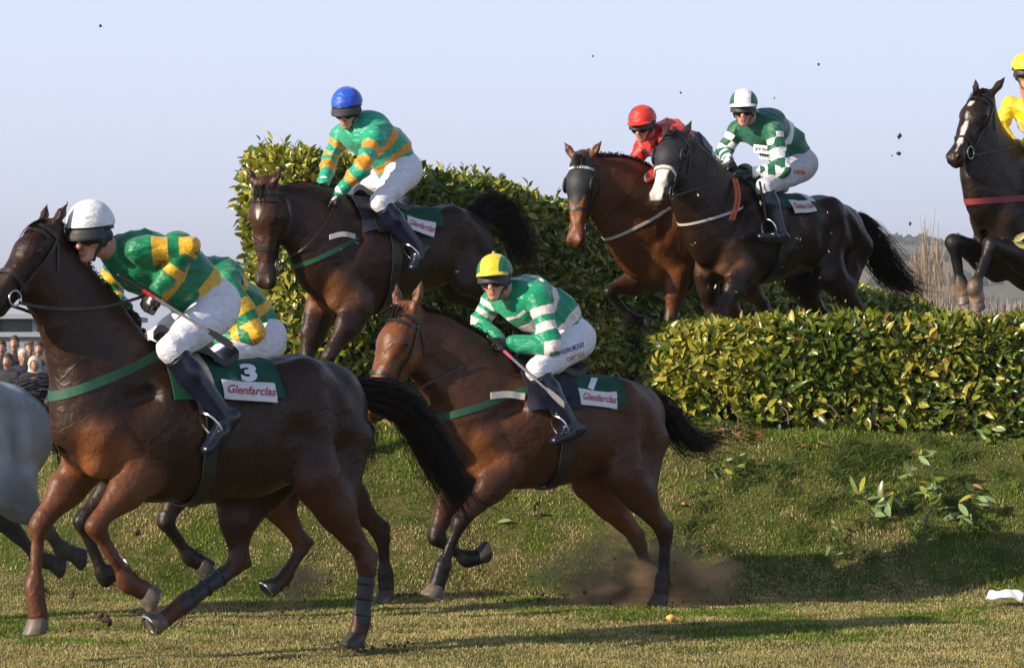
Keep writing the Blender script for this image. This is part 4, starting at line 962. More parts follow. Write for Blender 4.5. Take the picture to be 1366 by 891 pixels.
    V1, F1 = leaf_geo(P + off, D, Nn, Ls, Ws); c1 = leaf_tint(n, 0); cy = leaf_tint(n, 1); pick = (rng.random(n) < sunlit_share * np.clip((clus - .25) * 2.6, 0.15, 2))[:, None]; c1 = np.where(pick, cy, c1)
    # upright shoots that break the outline
    m = shoots; s = rng.uniform(0, Lt, m); P, N = surf(s, rng.uniform(.62 if not top_only else .5, .95, m), 0.02); Vs = []; Fs = []; Cs = []; o = len(V1); paths = []
    hh = rng.uniform(.03, .13, m) * (1 + rise * rng.random(m)); dirn = nrm(np.stack([rng.normal(0, .3, m), rng.normal(0, .3, m), np.ones(m)], -1))
    LP = []; LD = []; 
    for k in range(6):
        t_ = k / 5; LP.append(P + dirn * (hh * t_)[:, None]); a_ = k * 2.4 + rng.uniform(0, 6, m); LD.append(nrm(np.stack([np.cos(a_), np.sin(a_), .5 + t_ * 1.5 + 0 * a_], -1)))
    LP = np.concatenate(LP); LD = np.concatenate(LD); LN = nrm(np.cross(LD, rng.normal(size=LD.shape))); LN *= np.sign(LN[:, 2:3] + 1e-9); k_ = len(LP)
    V2, F2 = leaf_geo(LP + off, LD, LN, leaf * rng.uniform(.6, 1.05, k_), leaf * .4 * rng.uniform(.6, 1.1, k_)); c2 = leaf_tint(k_, .55)
    mk('foliage', np.vstack([V1, V2]), np.vstack([F1, F2 + len(V1)]), 'laurel_leaf', root, True, attrs={'tint': np.repeat(np.vstack([c1, c2]), 15, 0)})
    return root, surf, Lt
W = lambda px, Y, py: tuple(at(px, py, Y))
hedge([W(298, 23.3, 196), W(430, 23.15, 196), W(560, 23.9, 222), W(690, 25.6, 240), W(830, 27.6, 280), W(1000, 29.8, 335), W(1120, 31.5, 368), W(1250, 33, 403), W(1330, 34, 425)], 1.3, 44000,
      'tall clipped laurel hedge sloping down to the right behind the jumping horses', leaf=.088, sunlit_share=.60, shoots=900, rise=.6, endcap=True, bump_=.09)
hedge([W(846, 21.75, 428), W(930, 21.5, 426), W(1100, 21.35, 424), W(1300, 21.3, 420), W(1420, 21.35, 418), W(1600, 21.6, 415)], .75, 17000,
      'low sunlit laurel hedge along the top of the grass bank', leaf=.088, sunlit_share=.72, shoots=420, r=.12, bump_=.06, endcap=True, drop=.10)
# a few bare stems at the foot of the low hedge
for (a, b) in (((1085, 533, 21.3), (1120, 556, 21.25)), ((975, 545, 21.4), (985, 572, 21.3)), ((1040, 540, 21.35), (1052, 566, 21.25))):
    A, B = at(*a), at(*b); r_ = empty('fallen_twig', Matrix.Translation(Vector(B))); tag(r_, {1085: 'bare twig poking out under the low hedge, middle of three', 975: 'short bare twig at the foot of the low hedge, left of three', 1040: 'thin bare twig in the shade under the low hedge between two others'}[a[0]], 'twig')
    L_ = spline([A - B, (A - B) * .5 + (0.02, -.02, .02), (0, 0, 0)], 6); mk('stem', *tube(L_, np.linspace(.004, .007, 6), 6), 'bark', r_)
# dead brown leaves under the hedge
for i in range(26):
    px, Yt = (rng.uniform(962, 1010), 21.15 + rng.uniform(-.12, .08)) if i < 14 else (rng.uniform(880, 1366), rng.uniform(20.3, 21.2)); x = (px - 683) / F_PX * Yt
    P = np.zeros((1, 3)); v_, f_ = leaf_geo(P, rng.normal(size=(1, 3)) * (1, 1, .25), np.array([[0, 0, 1.]]) + rng.normal(0, .3, (1, 3)), np.array([.10]), np.array([.045]))
    o = mk('dead_leaf', v_, f_, 'dry_leaf'); o.location = (x, Yt, float(gz(x, Yt)) + .045); tag(o, 'curled orange brown dead leaf in the heap at the left foot of the low hedge' if i < 14 else 'curled brown dead leaf lying scattered on the grass bank', 'leaf', 'dead leaves under the hedge' if i < 14 else 'dead leaves on the bank')

# cut laurel branch on the bank
def branch(pts, leaves, label, rad=.009, ls=.115, nleaf=34, group=None):
    leaves = [(a, b, c, int(n * 1.4)) for a, b, c, n in leaves]
    P = [np.array([(x - 683) / F_PX * Y, Y, CAM_H - (y - HOR) / F_PX * Y]) for x, y, Y in pts]; base = P[0]; root = empty('cut_branch', Matrix.Translation(Vector(base))); tag(root, label, 'branch', group)
    L_ = spline([q - base for q in P], 24); mk('stem', *tube(L_, np.linspace(rad, rad * .4, 24), 7), 'bark', root)
    VV = []; k = []
    for (x, y, Y, n) in leaves:
        c = np.array([(x - 683) / F_PX * Y, Y, CAM_H - (y - HOR) / F_PX * Y]) - base; j = np.argmin(np.linalg.norm(L_ - c, axis=1)); mk('side_twig', *tube(spline([L_[j], (L_[j] + c) / 2 + (0, -.02, .02), c], 6), np.linspace(rad * .5, .003, 6), 6), 'bark', root)
        D = nrm(rng.normal(size=(n, 3)) * (1, .7, .5) + nrm(c - L_[j] + 1e-4) * .8); k.append((c + (0, -.02, .04) + rng.normal(0, .03, (n, 3)), D))
    PP = np.vstack([a for a, b in k]); DD = np.vstack([b for a, b in k]); n = len(PP); v_, f_ = leaf_geo(PP, DD, rng.normal(size=(n, 3)) * .6 + (-.3, -.5, .8), ls * rng.uniform(.7, 1.25, n), ls * .36 * rng.uniform(.8, 1.2, n), .15, .1)
    c = leaf_tint(n, .35) * 1.2; pale = rng.random((n, 1)) < .55; c = np.where(pale, np.array([.24, .33, .14]), c); mk('leaves', v_, f_, 'laurel_leaf', root, True, attrs={'tint': np.repeat(c, 15, 0)})
def Yb(px, py):            # depth of the ground seen at a pixel
    ys = np.linspace(14, 24, 800); zz = gz((px - 683) / F_PX * ys, ys); ray = CAM_H - (py - HOR) / F_PX * ys; i = np.argmax(zz >= ray); return float(ys[i])
Q = lambda px, py, up=.04: (px, py - up * F_PX / 20.5, Yb(px, py) - .02)
branch([(1228, 732, Yb(1228, 738)), (1236, 695, Yb(1236, 738) - .02), (1240, 680, Yb(1240, 720)), (1262, 664, Yb(1262, 690)), (1290, 668, Yb(1290, 690))], [(1296, 668, Yb(1296, 690) - .03, 9), (1282, 690, Yb(1282, 700) - .03, 6), (1240, 672, Yb(1240, 700) - .05, 8), (1255, 662, Yb(1250, 690), 6), (1228, 700, Yb(1228, 715), 4)], 'cut laurel branch standing on its bent woody stem on the bank')
branch([(1160, 690, Yb(1160, 695)), (1185, 672, Yb(1185, 690)), (1210, 650, Yb(1205, 680)), (1222, 618, Yb(1225, 660))], [(1225, 618, Yb(1225, 660) - .03, 7), (1212, 640, Yb(1212, 670), 7), (1190, 672, Yb(1190, 690), 8), (1165, 680, Yb(1165, 695), 7), (1150, 668, Yb(1150, 690), 6), (1238, 650, Yb(1238, 680), 8)], 'leafy laurel sprig lying uphill and left of the bent woody stem')
branch([(940, 640, Yb(940, 642)), (958, 628, Yb(958, 634))], [(945, 634, Yb(945, 638), 4), (965, 636, Yb(965, 640), 3)], 'small pale sprig of laurel lying near the bay horse tail', .004, .09)
branch([(975, 632, Yb(975, 634)), (990, 624, Yb(990, 628))], [(988, 628, Yb(988, 632), 4)], 'tiny laurel sprig just right of the pale sprig', .004, .08)
branch([(1100, 750, Yb(1100, 752)), (1128, 735, Yb(1128, 742))], [(1112, 742, Yb(1112, 748), 4), (1120, 718, Yb(1120, 724), 3)], 'small green sprig in the shadow at the foot of the bank', .004, .08)
branch([(676, 705, Yb(676, 710)), (700, 695, Yb(700, 700))], [(682, 702, Yb(682, 706), 2), (696, 690, Yb(696, 697), 3)], 'torn sprig of laurel lying on the bank behind the bay horse forelegs', .004, .09)
branch([(1300, 585, Yb(1300, 588)), (1330, 570, Yb(1330, 575))], [(1310, 585, Yb(1310, 588), 4), (1320, 578, Yb(1320, 582), 3)], 'little sprig of leaves under the right end of the low hedge', .004, .09)
# litter
x, y = (1340 - 683) / F_PX * Yb(1340, 808), Yb(1340, 808); u = np.linspace(-.13, .13, 12); v = np.linspace(-.05, .05, 7); U, Vv = np.meshgrid(u, v, indexing='ij')
Z = .05 + .035 * np.cos(U * 9) + .012 * np.sin(U * 60 + Vv * 50) * .6; PV = np.stack([U + Vv * .4, Vv + .01 * np.sin(U * 40), Z], -1).reshape(-1, 3); N_ = len(PV); g_ = grid_faces(12, 7)
o = mk('paper_scrap', np.vstack([PV, PV - (0, 0, .006)]), [tuple(q) for q in g_] + [tuple(q[::-1] + N_) for q in g_], 'paper'); o.location = (x, y, float(gz(x, y)) + .02); o.rotation_euler = (R(28), 0, 0); o.scale = (.85, .9, .8); tag(o, 'crumpled white and blue paper scrap on the grass at far right', 'litter')
x, y = (895 - 683) / F_PX * Yb(895, 831), Yb(895, 831); V_, F_ = ball((0, 0, .02), (.026, .022, .022), 12); V_ += .004 * np.sin(V_ * 300)
o = mk('dropped_fruit', V_, F_, 'yolk'); o.location = (x, y, float(gz(x, y)) + .012); tag(o, 'small round orange fruit on the grass behind the bay horse', 'fruit')
def clod(px, py, Y, r, label, group, mat='soil', name='turf_clod'):
    V_, F_ = ball((0, 0, 0), (r, r * .8, r * .7), 12); V_ = V_ * (1 + .45 * np.sin(V_ * 2.6 / r + rng.uniform(0, 6, 3)).prod(1, keepdims=True) + .25 * rng.normal(size=(len(V_), 1)))
    o = mk(name, V_, F_, mat, None, False); o.location = at(px, py, Y); o.rotation_euler = rng.uniform(0, 6, 3); return tag(o, label, 'clod', group)
for px, py, Y, r in ((1092, 86, 23, .010), (1200, 182, 22, .018), (1199, 205, 22, .016), (1214, 299, 23, .012), (791, 75, 23, .008), (134, 35, 20, .010), (908, 124, 23, .010), (1033, 131, 23, .007), (1190, 208, 22, .006)):
    clod(px, py, Y, r, 'tiny dark crumb of turf flung up against the sky', 'crumbs of turf in the sky')
for px, py, Y, r in ((137, 824, 15.6, .030), (145, 830, 15.6, .022), (97, 793, 16.4, .018), (177, 815, 16, .012), (272, 770, 17, .02), (380, 645, 17.5, .018), (183, 710, 17, .022), (55, 808, 16.2, .012), (420, 790, 16.5, .018), (438, 775, 16.8, .02), (652, 652, 18, .012), (640, 760, 18, .012), (376, 815, 16, .012), (405, 800, 16.2, .014), (845, 770, 18.7, .016), (920, 762, 18.8, .014), (700, 775, 18, .010), (945, 780, 18.8, .012), (780, 790, 18.5, .014), (935, 735, 18.8, .010), (900, 750, 18.6, .010), (820, 745, 18.6, .012)):
    clod(px, py, Y, r, 'dark clod of turf kicked up low over the grass by the hooves', 'clods kicked up by the hooves')
bl = []
for hx, hy, s_, n in ((868, 805, .45, 150), (478, 868, .16, 40), (516, 800, .2, 40), (360, 790, .2, 40), (53, 848, .2, 15), (205, 842, .2, 15), (580, 800, .2, 20), (770, 800, .5, 40), (300, 830, .6, 25), (650, 830, .8, 25)):
    Yh = Yb(hx, hy); xh = (hx - 683) / F_PX * Yh
    for _ in range(n):
        x, y = xh + rng.normal(0, s_), Yh + rng.normal(0, s_ * .6); r_ = rng.uniform(.003, .010); V_, F_ = ball((x, y, float(gz(x, y)) + .018 + rng.uniform(0, .02)), (r_, r_, r_ * .7), 6); bl.append((V_ + rng.normal(0, r_ * .25, V_.shape), F_))
V_, F_ = join(bl); tag(mk('loose_soil', V_, F_, 'soil', None, False), 'crumbs of torn up soil strewn over the turf round the hoof prints', 'soil', kind='stuff')
for hx, hy, r_ in ((900, 812, .10), (452, 862, .07), (700, 822, .05)):
    Yh = Yb(hx, hy); xh = (hx - 683) / F_PX * Yh; th = np.linspace(0, 2 * np.pi, 22, endpoint=False); rr = r_ * (1 + .3 * rng.normal(size=22)); V_ = []
    for q, z_ in ((1.0, .006), (.8, .016), (.5, .008), (.15, .004)): V_ += [(xh + q * a * math.cos(b) * 1.2, Yh + q * a * math.sin(b) * .8, float(gz(xh, Yh)) + z_ * (1 + .5 * rng.random())) for a, b in zip(rr, th)]
    o = mk('hoof_print', V_, [tuple(q) for q in grid_faces(4, 22, True)] + [tuple(range(66, 88))], 'soil'); tag(o, 'bare brown divot of turf torn out by a hoof on the flat ground', 'divot', 'divots in the turf')
# torn leaves in the air round the jumpers
def flying(px, py, Y, l, label='torn pale leaf flying off the hedge among the jumping horses', group='torn leaves in the air', n=1):
    P = np.zeros((n, 3)); v_, f_ = leaf_geo(P, rng.normal(size=(n, 3)), rng.normal(size=(n, 3)), np.full(n, l), np.full(n, l * .4)); c = np.tile([.45, .42, .18], (n * 15, 1)) if rng.random() < .6 else np.tile([.15, .2, .03], (n * 15, 1))
    o = mk('torn_leaf', v_, f_, 'laurel_leaf', None, attrs={'tint': c}); o.location = at(px, py, Y); tag(o, label, 'leaf', group)
for _ in range(36):
    q = rng.random(); px, py, Y = (rng.uniform(920, 1180), rng.uniform(260, 415), rng.uniform(21.2, 21.9)) if q < .55 else ((rng.uniform(700, 870), rng.uniform(330, 480), rng.uniform(21, 22)) if q < .8 else (rng.uniform(400, 700), rng.uniform(300, 420), rng.uniform(19, 20)))
    flying(px, py, Y, rng.uniform(.015, .042))
flying(1352, 322, 22.6, .13, 'yellow green leafy twig caught on the chest of the dark horse at the far right', None, 3); flying(1302, 350, 22.4, .05, 'small green leaf by the knee of the dark horse at the far right', None)

# ---- far things ------------------------------------------------------
t = NT('far_hill'); n1 = t.noise(.004, 5, .6); n2 = t.noise(.03, 5); t.base(t.mix(.5, t.ramp(n1, [(.35, (.07, .085, .04)), (.65, (.20, .16, .10))]), t.ramp(n2, [(.3, (.05, .05, .03)), (.7, (.22, .19, .12))]))); t.set(Roughness=1.0)
xs = np.linspace(-900, 1500, 240); ys = np.linspace(900, 2600, 60); XX, YY = np.meshgrid(xs, ys, indexing='ij'); prof = 84 * sst(XX, -150, 200) * (.92 + .10 * fbm(XX, XX * 0, .004, 2, 3))
Z = -3 + prof * sst(YY, 900, 1900) ** .8 + 6 * (fbm(XX, YY, .004, 4, 4) - .5)
Z = np.where(YY > 2300, Z - 40, Z); tag(mk('hills', np.stack([XX, YY, Z], -1).reshape(-1, 3), grid_faces(240, 60), 'far_hill'), kind='structure')
plain('far_trees', (.035, .038, .025), 1.0, .4, .2)
# hedgerows and treeline on the hill
VV = []; FF = []; o_ = 0
def hillz(x, y): return -3 + 84 * sst(x, -150, 200) * (.92 + .10 * fbm(x, 0 * x, .004, 2, 3)) * sst(y, 900, 1900) ** .8 + 6 * (fbm(x, y, .004, 4, 4) - .5)
bl = []
for y0, n, sz in ((1900, 380, 4.5), (1700, 90, 3.5), (1500, 80, 3), (1350, 50, 3)):
    for i in range(n):
        x = rng.uniform(60, 420); 
        if y0 == 1900 and fbm(np.array([x]), np.array([0.]), .02, 77)[0] < .38: continue
        y = y0 + (x - 200) * rng.choice([.12, .13]) + rng.normal(0, 4); r_ = sz * rng.uniform(.5, 1.2); v_, f_ = ball((x, y, float(hillz(np.array(x), np.array(y))) + r_ * .5), (r_, r_, r_ * rng.uniform(.7, 1.3)), 8); v_ = v_ + rng.normal(0, r_ * .16, v_.shape); bl.append((v_, f_))
v_, f_ = join(bl); tag(mk('distant_trees', v_, f_, 'far_trees', None, False), 'thin lines of hedgerow trees far off on the hazy hillside', 'trees', kind='stuff')
# bare poplars and scrub beyond the hedge
def bare_tree(px, ytop, Y, w, label, n=240, group='slim bare trees beyond the course'):
    base = np.array([(px - 683) / F_PX * Y, Y, 0.]); H_ = CAM_H - (ytop - HOR) / F_PX * Y; root = empty('bare_tree', Matrix.Translation(Vector(base))); tag(root, label, 'tree', group)
    tk = spline([(0, 0, -.3), (.1, 0, H_ * .4), (-.1, .1, H_ * .75), (0, 0, H_ * .97)], 12); mk('trunk', *tube(tk, np.linspace(.055, .012, 12), 8), 'pale_twig', root); P_ = []
    for i in range(n):
        z = H_ * rng.uniform(.08, .85); l = H_ * rng.uniform(.10, .26); th = rng.uniform(0, 6.28); u = np.linspace(0, 1, 6)[:, None]; sp_ = w * rng.uniform(.3, 1) * (1 - .5 * z / H_)
        b0 = np.array([0, 0, z]) + .3 * sp_ * np.array([math.cos(th), math.sin(th), 0]); P_.append(b0 + u ** .7 * sp_ * np.array([math.cos(th), math.sin(th), 0]) + u * np.array([0, 0, l]) + rng.normal(0, .05, 3) * u)
    v_, f_ = hair(P_, .024, .3); mk('crown', v_, f_, 'pale_twig', root, False)
for i, (px, yt, w, lb) in enumerate(((1238, 298, .42, 'tallest slim bare poplar beyond the hedge, behind the horse tail'), (1228, 322, .35, 'shorter bare poplar just left of the tallest one'), (1251, 315, .35, 'bare poplar just right of the tallest one'), (1214, 345, .5, 'small bare tree left of the poplars'), (1268, 340, .6, 'bare tree right of the poplars, beside the dark horse foreleg'), (1222, 335, .5, 'thin bare sapling between the small bare tree and the poplars'))): bare_tree(px, yt, 95 + i * 1.5, w, lb)
def thicket(px0, px1, yt0, yt1, Y, n, label, mat='scrub_twig'):
    P_ = []
    for i in range(n):
        q = rng.random(); px = px0 + (px1 - px0) * q; y_ = Y + rng.uniform(-2, 3); x = (px - 683) / F_PX * y_; H_ = (CAM_H - (yt0 + (yt1 - yt0) * q - HOR) / F_PX * Y) * rng.uniform(.45, .92); u = np.linspace(0, 1, 5)[:, None]
        P_.append(np.array([x, y_, 0]) + u * np.array([rng.normal(0, .35), rng.normal(0, .3), H_]) + rng.normal(0, .12, (5, 3)) * u)
    v_, f_ = hair(P_, .07, .4); tag(mk('bare_scrub', v_, f_, mat, None, False), label, 'scrub', kind='stuff')
thicket(1255, 1420, 392, 388, 85, 2200, 'dense brown leafless thicket beyond the hedge under the dark horse'); thicket(1150, 1270, 402, 396, 105, 800, 'thin grey brown leafless scrub at the foot of the poplars', 'pale_twig')
# low stand behind the crowd
plain('stand_grey', (.28, .30, .34), .7, .1, 1); plain('stand_glass', (.05, .06, .075), .3, .3, 1); plain('stand_white', (.24, .26, .31), .6, .08, 1)
Ys = 62; X0, X1 = (-260 - 683) / F_PX * Ys, (150 - 683) / F_PX * Ys; rt = empty('spectator_stand', Matrix.Translation(Vector(((X0 + X1) / 2, Ys, 0)))); tag(rt, 'low pale grey hospitality building with a dark glazed band behind the crowd', 'building')
def box(x0, x1, y0, y1, z0, z1): 
    v = np.array([(x, y, z) for x in (x0, x1) for y in (y0, y1) for z in (z0, z1)]); return v, [(0, 1, 3, 2), (4, 6, 7, 5), (0, 4, 5, 1), (2, 3, 7, 6), (0, 2, 6, 4), (1, 5, 7, 3)]
hw = (X1 - X0) / 2; zt = CAM_H + (HOR - 419) / F_PX * Ys; za = CAM_H + (HOR - 443) / F_PX * Ys
mk('wall', *box(-hw, hw, 0, 5, 0, za), 'stand_white', rt, False); mk('roof', *box(-hw - .1, hw + .1, -.3, 5.2, zt - .10, zt), 'stand_grey', rt, False); mk('glazing', *box(-hw, hw, .15, 4.9, za, zt - .10), 'stand_glass', rt, False)
for i in range(9): x = -hw + .05 + i * (2 * hw - .1) / 8; mk('window_post', *box(x - .05, x + .05, .02, .14, za, zt - .10), 'stand_grey', rt, False)
mk('ledge', *box(-hw, hw, -.12, -.003, za - .10, za), 'stand_grey', rt, False)
HAZE = True
# ================================================================== the field
BLK = (.010, .008, .008)
def band(t, lst): 
    m = np.full(len(t), -1.0)
    for c, h in lst: m = np.maximum(m, h - np.abs(t - c))
    return m
def hoops(tb, ab):
    def fn(V, par, isA, lat, g):
        return np.where(isA, band(par, ab) * .28, band(par, tb) * .45), np.full(len(V), -1.)
    return fn
def plain_pat(V, par, isA, lat, g): return np.full(len(V), -1.), np.full(len(V), -1.)
def blaze(parts, colr=(.6, .56, .54)):
    """white face marks: list of (x0, x1, halfwidth, y0)"""
    def fn(V, col, H, p):
        q = (V - H.o) / H.s; x, y, z = q @ H.a, q @ H.L, q @ H.b
        for x0, x1, hw, yo in parts:
            w = np.clip((hw - np.abs(y - yo) + .003 * np.sin(x * 60)) / .006, 0, 1) * np.clip((x - x0) / .01, 0, 1) * np.clip((x1 - x) / .01, 0, 1) * (z > -.03)
            col = col * (1 - w[:, None]) + np.array(colr) * w[:, None]
        return col
    return fn
def shade_region(cpx, v, r, colr, k=.7):
    def fn(V, col, H, p):
        c = p(*cpx, v); w = k * np.exp(-np.sum((V - c) ** 2, 1) / (r * r)); return col * (1 - w[:, None]) + np.array(colr) * w[:, None]
    return fn

# ---- number three: dark bay in front at left
fr = Frame(205, 15.1, 35)
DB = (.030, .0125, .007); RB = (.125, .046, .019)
S3 = dict(frame=fr, coat=DB, sunlit_chest_col=(.22, .080, .030), points=(.05, .02, .011), muzzle=(.02, .012, .01), label='big dark bay horse with number 3 cloth galloping left in the foreground',
  pts=dict(withers=(203, 462), back=(270, 490), croup=(390, 474), dock=(462, 520), buttock=(478, 590), chest=(92, 580), girth=(212, 672), belly=(300, 668), flank=(365, 650)),
  torso=[((170, 468), (128, 640), .19), ((212, 466), (200, 670), .25), ((262, 486), (270, 672), .285), ((320, 484), (335, 664), .28), ((375, 474), (400, 640), .25), ((420, 480), (440, 610), .20)],
  neck=[((76, 318), (57, 415), .082), ((120, 362), (60, 440), .095), ((158, 405), (68, 475), .12), ((190, 445), (78, 530), .15)],
  legs=dict(fl=([(192, 630), (126, 700), (170, 776), (207, 795)], [.13, .15, .14, .14]), fr=([(108, 628), (52, 700), (46, 783), (53, 843)], [-.14, -.15, -.13, -.13]),
            hl=([(425, 640), (491, 752), (482, 828), (472, 864)], [.20, .17, .15, .15]), hr=([(318, 655), (318, 752), (245, 805), (203, 838)], [-.16, -.14, -.13, -.13])),
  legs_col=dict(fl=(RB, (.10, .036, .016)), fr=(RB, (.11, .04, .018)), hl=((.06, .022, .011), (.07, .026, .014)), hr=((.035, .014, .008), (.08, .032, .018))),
  head=((60, 303), (-22, 408), 14), ears=(-.155, .030, .045), toe=dict(fl=(.2, 0, -1), hr=(1, 0, .1)),
  hoofmat=dict(fr='hoof_horn', fl='hoof_horn', hr='hoof_horn'), boots=['hl', 'hr'],
  mane=dict(pts=[(74, 312), (110, 350), (150, 395), (190, 440)], side=-1, len=.12, n=800),
  tail=dict(pts=[(460, 522, 0), (505, 530, .0), (548, 552, .0), (578, 600, .0), (602, 640, 0.), (622, 672, 0)], n=1100, r0=.035, r1=.095, wisp=110))
H3 = horse(S3); H3.suede = True
bridle(H3, 'strap_black', hand=fr.p(197, 393, .12), hand2=fr.p(165, 412, -.10), slack=.05)
breast_strap(H3, 'strap_green', [(78, 524), (200, 478)], .045)
fn3 = saddlery(H3, H3.tr[2][0][2] + .05, .02, -.61, .40, '3', (fr.p(335, 541, .28)[0], .36, -.10), numpos=(fr.p(332, 506, .2)[0], .225, -.15), numsize=.19, psize=.30, ph=.125, navy=False)

# ---- bay with number 1, centre
fr = Frame(692, 18.1, 32); BAY = (.066, .025, .011)
S1 = dict(frame=fr, coat=BAY, sunlit_chest_col=(.24, .085, .03), points=BLK, muzzle=(.10, .035, .015), head_col=(.16, .058, .022), label='bright bay horse with number 1 cloth landing in the centre of the field',
  pts=dict(withers=(690, 488), back=(745, 502), croup=(812, 503), dock=(862, 527), buttock=(874, 592), chest=(608, 588), girth=(694, 652), belly=(755, 645), flank=(800, 622)),
  torso=[((668, 484), (628, 642), .19), ((698, 486), (690, 652), .25), ((735, 498), (742, 648), .28), ((780, 504), (788, 634), .27), ((815, 504), (826, 615), .24), ((842, 512), (850, 600), .19)],
  neck=[((556, 410), (552, 486), .076), ((598, 424), (570, 502), .09), ((640, 449), (584, 526), .115), ((674, 472), (590, 575), .15)],
  legs=dict(fl=([(676, 628), (614, 694), (590, 758), (578, 797)], [.14, .15, .13, .12]), fr=([(612, 640), (580, 716), (622, 746), (650, 740)], [-.14, -.14, -.13, -.13]),
            hl=([(835, 632), (888, 712), (884, 775), (880, 808)], [.19, .16, .14, .14]), hr=([(790, 640), (852, 722), (868, 772), (862, 800)], [-.16, -.14, -.13, -.13])),
  legs_col=dict(fr=((.05, .02, .01), BLK), hr=((.16, .05, .018), BLK)),
  head=((538, 416), (483, 556), 16), ears=(-.150, .035, .050), hoofmat=dict(fl='hoof_horn'), toe=dict(fr=(0, 0, 1)),
  mane=dict(pts=[(560, 402), (600, 418), (640, 444), (682, 478)], side=.3, len=.16, n=1700, up=.5),
  tail=dict(pts=[(858, 530, 0), (886, 545, 0), (905, 572, .0), (930, 588, 0), (966, 580, 0)], n=520, r0=.035, r1=.085, wisp=60))
H1 = horse(S1); H1.suede = False
bridle(H1, 'strap_black', hand=fr.p(662, 458, .10), hand2=fr.p(655, 455, -.08), slack=.01)
breast_strap(H1, 'strap_green', [(592, 552), (690, 520)], .04)
fn1 = saddlery(H1, H1.tr[2][0][2] + .02, .02, -.60, .40, '1', (fr.p(800, 574, .28)[0], .36, -.10), numpos=(fr.p(797, 545, .25)[0], .22, -.5), numsize=.20, psize=.27, ph=.12)

# ---- dark bay of the blue capped rider
fr = Frame(478, 20.8, 36, 0); DK = (.024, .009, .005)
SB = dict(frame=fr, coat=DK, sunlit_chest_col=(.15, .06, .024), points=(.022, .015, .012), muzzle=(.03, .018, .014), head_col=(.05, .020, .012), label='dark bay horse with small white star coming down in front of the tall hedge',
  pts=dict(withers=(478, 268), back=(525, 284), croup=(590, 274), dock=(636, 290), buttock=(644, 338), chest=(422, 375), girth=(490, 438), belly=(545, 415), flank=(600, 388)),
  torso=[((462, 272), (436, 408), .18), ((482, 270), (484, 420), .23), ((515, 281), (524, 405), .25), ((555, 280), (572, 388), .24), ((590, 276), (604, 370), .23), ((616, 284), (626, 360), .18)],
  neck=[((384, 250), (376, 312), .075), ((410, 246), (388, 328), .09), ((438, 252), (398, 346), .11), ((464, 265), (408, 372), .14)],
  legs=dict(fl=([(478, 412), (438, 476), (438, 505), (462, 515)], [.15, .15, .13, .12]), fr=([(424, 425), (408, 480), (402, 520), (400, 548)], [-.14, -.14, -.13, -.13]),
            hl=([(625, 368), (676, 402), (712, 430), (735, 446)], [.18, .16, .14, .14]), hr=([(610, 380), (668, 415), (700, 445), (722, 460)], [-.16, -.14, -.13, -.13])),
  head=((352, 250), (351, 386), 32), ears=(-.120, .060, .020), marks=[blaze([(.13, .19, .013, -.005)])],
  mane=dict(pts=[(384, 244), (412, 240), (440, 250), (468, 266)], side=-.5, len=.13, n=700), 
  tail=dict(pts=[(634, 288, 0), (656, 276, 0), (678, 290, .0), (694, 320, .0), (702, 350, 0)], n=700, r0=.045, r1=.095, wisp=50))
HB = horse(SB); HB.suede = False
bridle(HB, 'strap_black', hand=fr.p(452, 262, .12), hand2=fr.p(432, 245, -.12), slack=.02)
breast_strap(HB, 'strap_green', [(402, 350), (470, 318)], .03)
fnB = saddlery(HB, HB.tr[2][0][2], .03, -.56, .30, None, (fr.p(566, 312, .27)[0], .30, -.35), psize=.22, ph=.13)

# ---- red rider's bay with hood
fr = Frame(892, 23.4, 36); RBY = (.100, .035, .012)
SR = dict(frame=fr, coat=RBY, sunlit_chest_col=(.28, .10, .03), points=BLK, muzzle=(.12, .04, .016), head_col=(.18, .06, .02), label='bay horse in black hood and white breast strap jumping left of the white nosed horse',
  pts=dict(withers=(892, 228), back=(930, 245), croup=(985, 248), dock=(1020, 262), buttock=(1030, 310), chest=(848, 335), girth=(905, 392), belly=(950, 385), flank=(985, 368)),
  torso=[((880, 232), (866, 384), .19), ((896, 232), (902, 392), .24), ((925, 246), (935, 388), .26), ((955, 248), (968, 374), .25), ((985, 250), (998, 355), .22)],
  neck=[((800, 208), (792, 285), .080), ((828, 212), (802, 300), .095), ((856, 220), (812, 318), .12), ((880, 232), (822, 342), .15)],
  legs=dict(fl=([(905, 370), (894, 428), (884, 470), (880, 492)], [.15, .15, .13, .13]), fr=([(862, 372), (812, 388), (842, 425), (864, 432)], [-.14, -.14, -.13, -.13]),
            hl=([(985, 365), (1020, 410), (1030, 455), (1030, 480)], [.18, .16, .14, .14]), hr=([(960, 380), (985, 425), (1000, 465), (1000, 490)], [-.16, -.14, -.13, -.13])),
  legs_col=dict(fr=((.06, .022, .010), BLK)), head=((776, 212), (764, 337), 34), ears=(-.110, .075, .020),
  mane=dict(pts=[(786, 206), (815, 208), (845, 216), (872, 228)], side=.2, len=.11, n=700, up=.9))
HR = horse(SR); HR.suede = False
bridle(HR, 'strap_black', brow='strap_white', hand=fr.p(860, 232, .12), hand2=fr.p(845, 225, -.12), slack=.02, nose_x=.35)
breast_strap(HR, 'strap_white', [(820, 312), (884, 280)], .022)
fnR = saddlery(HR, HR.tr[2][0][2], .03, -.55, .36)

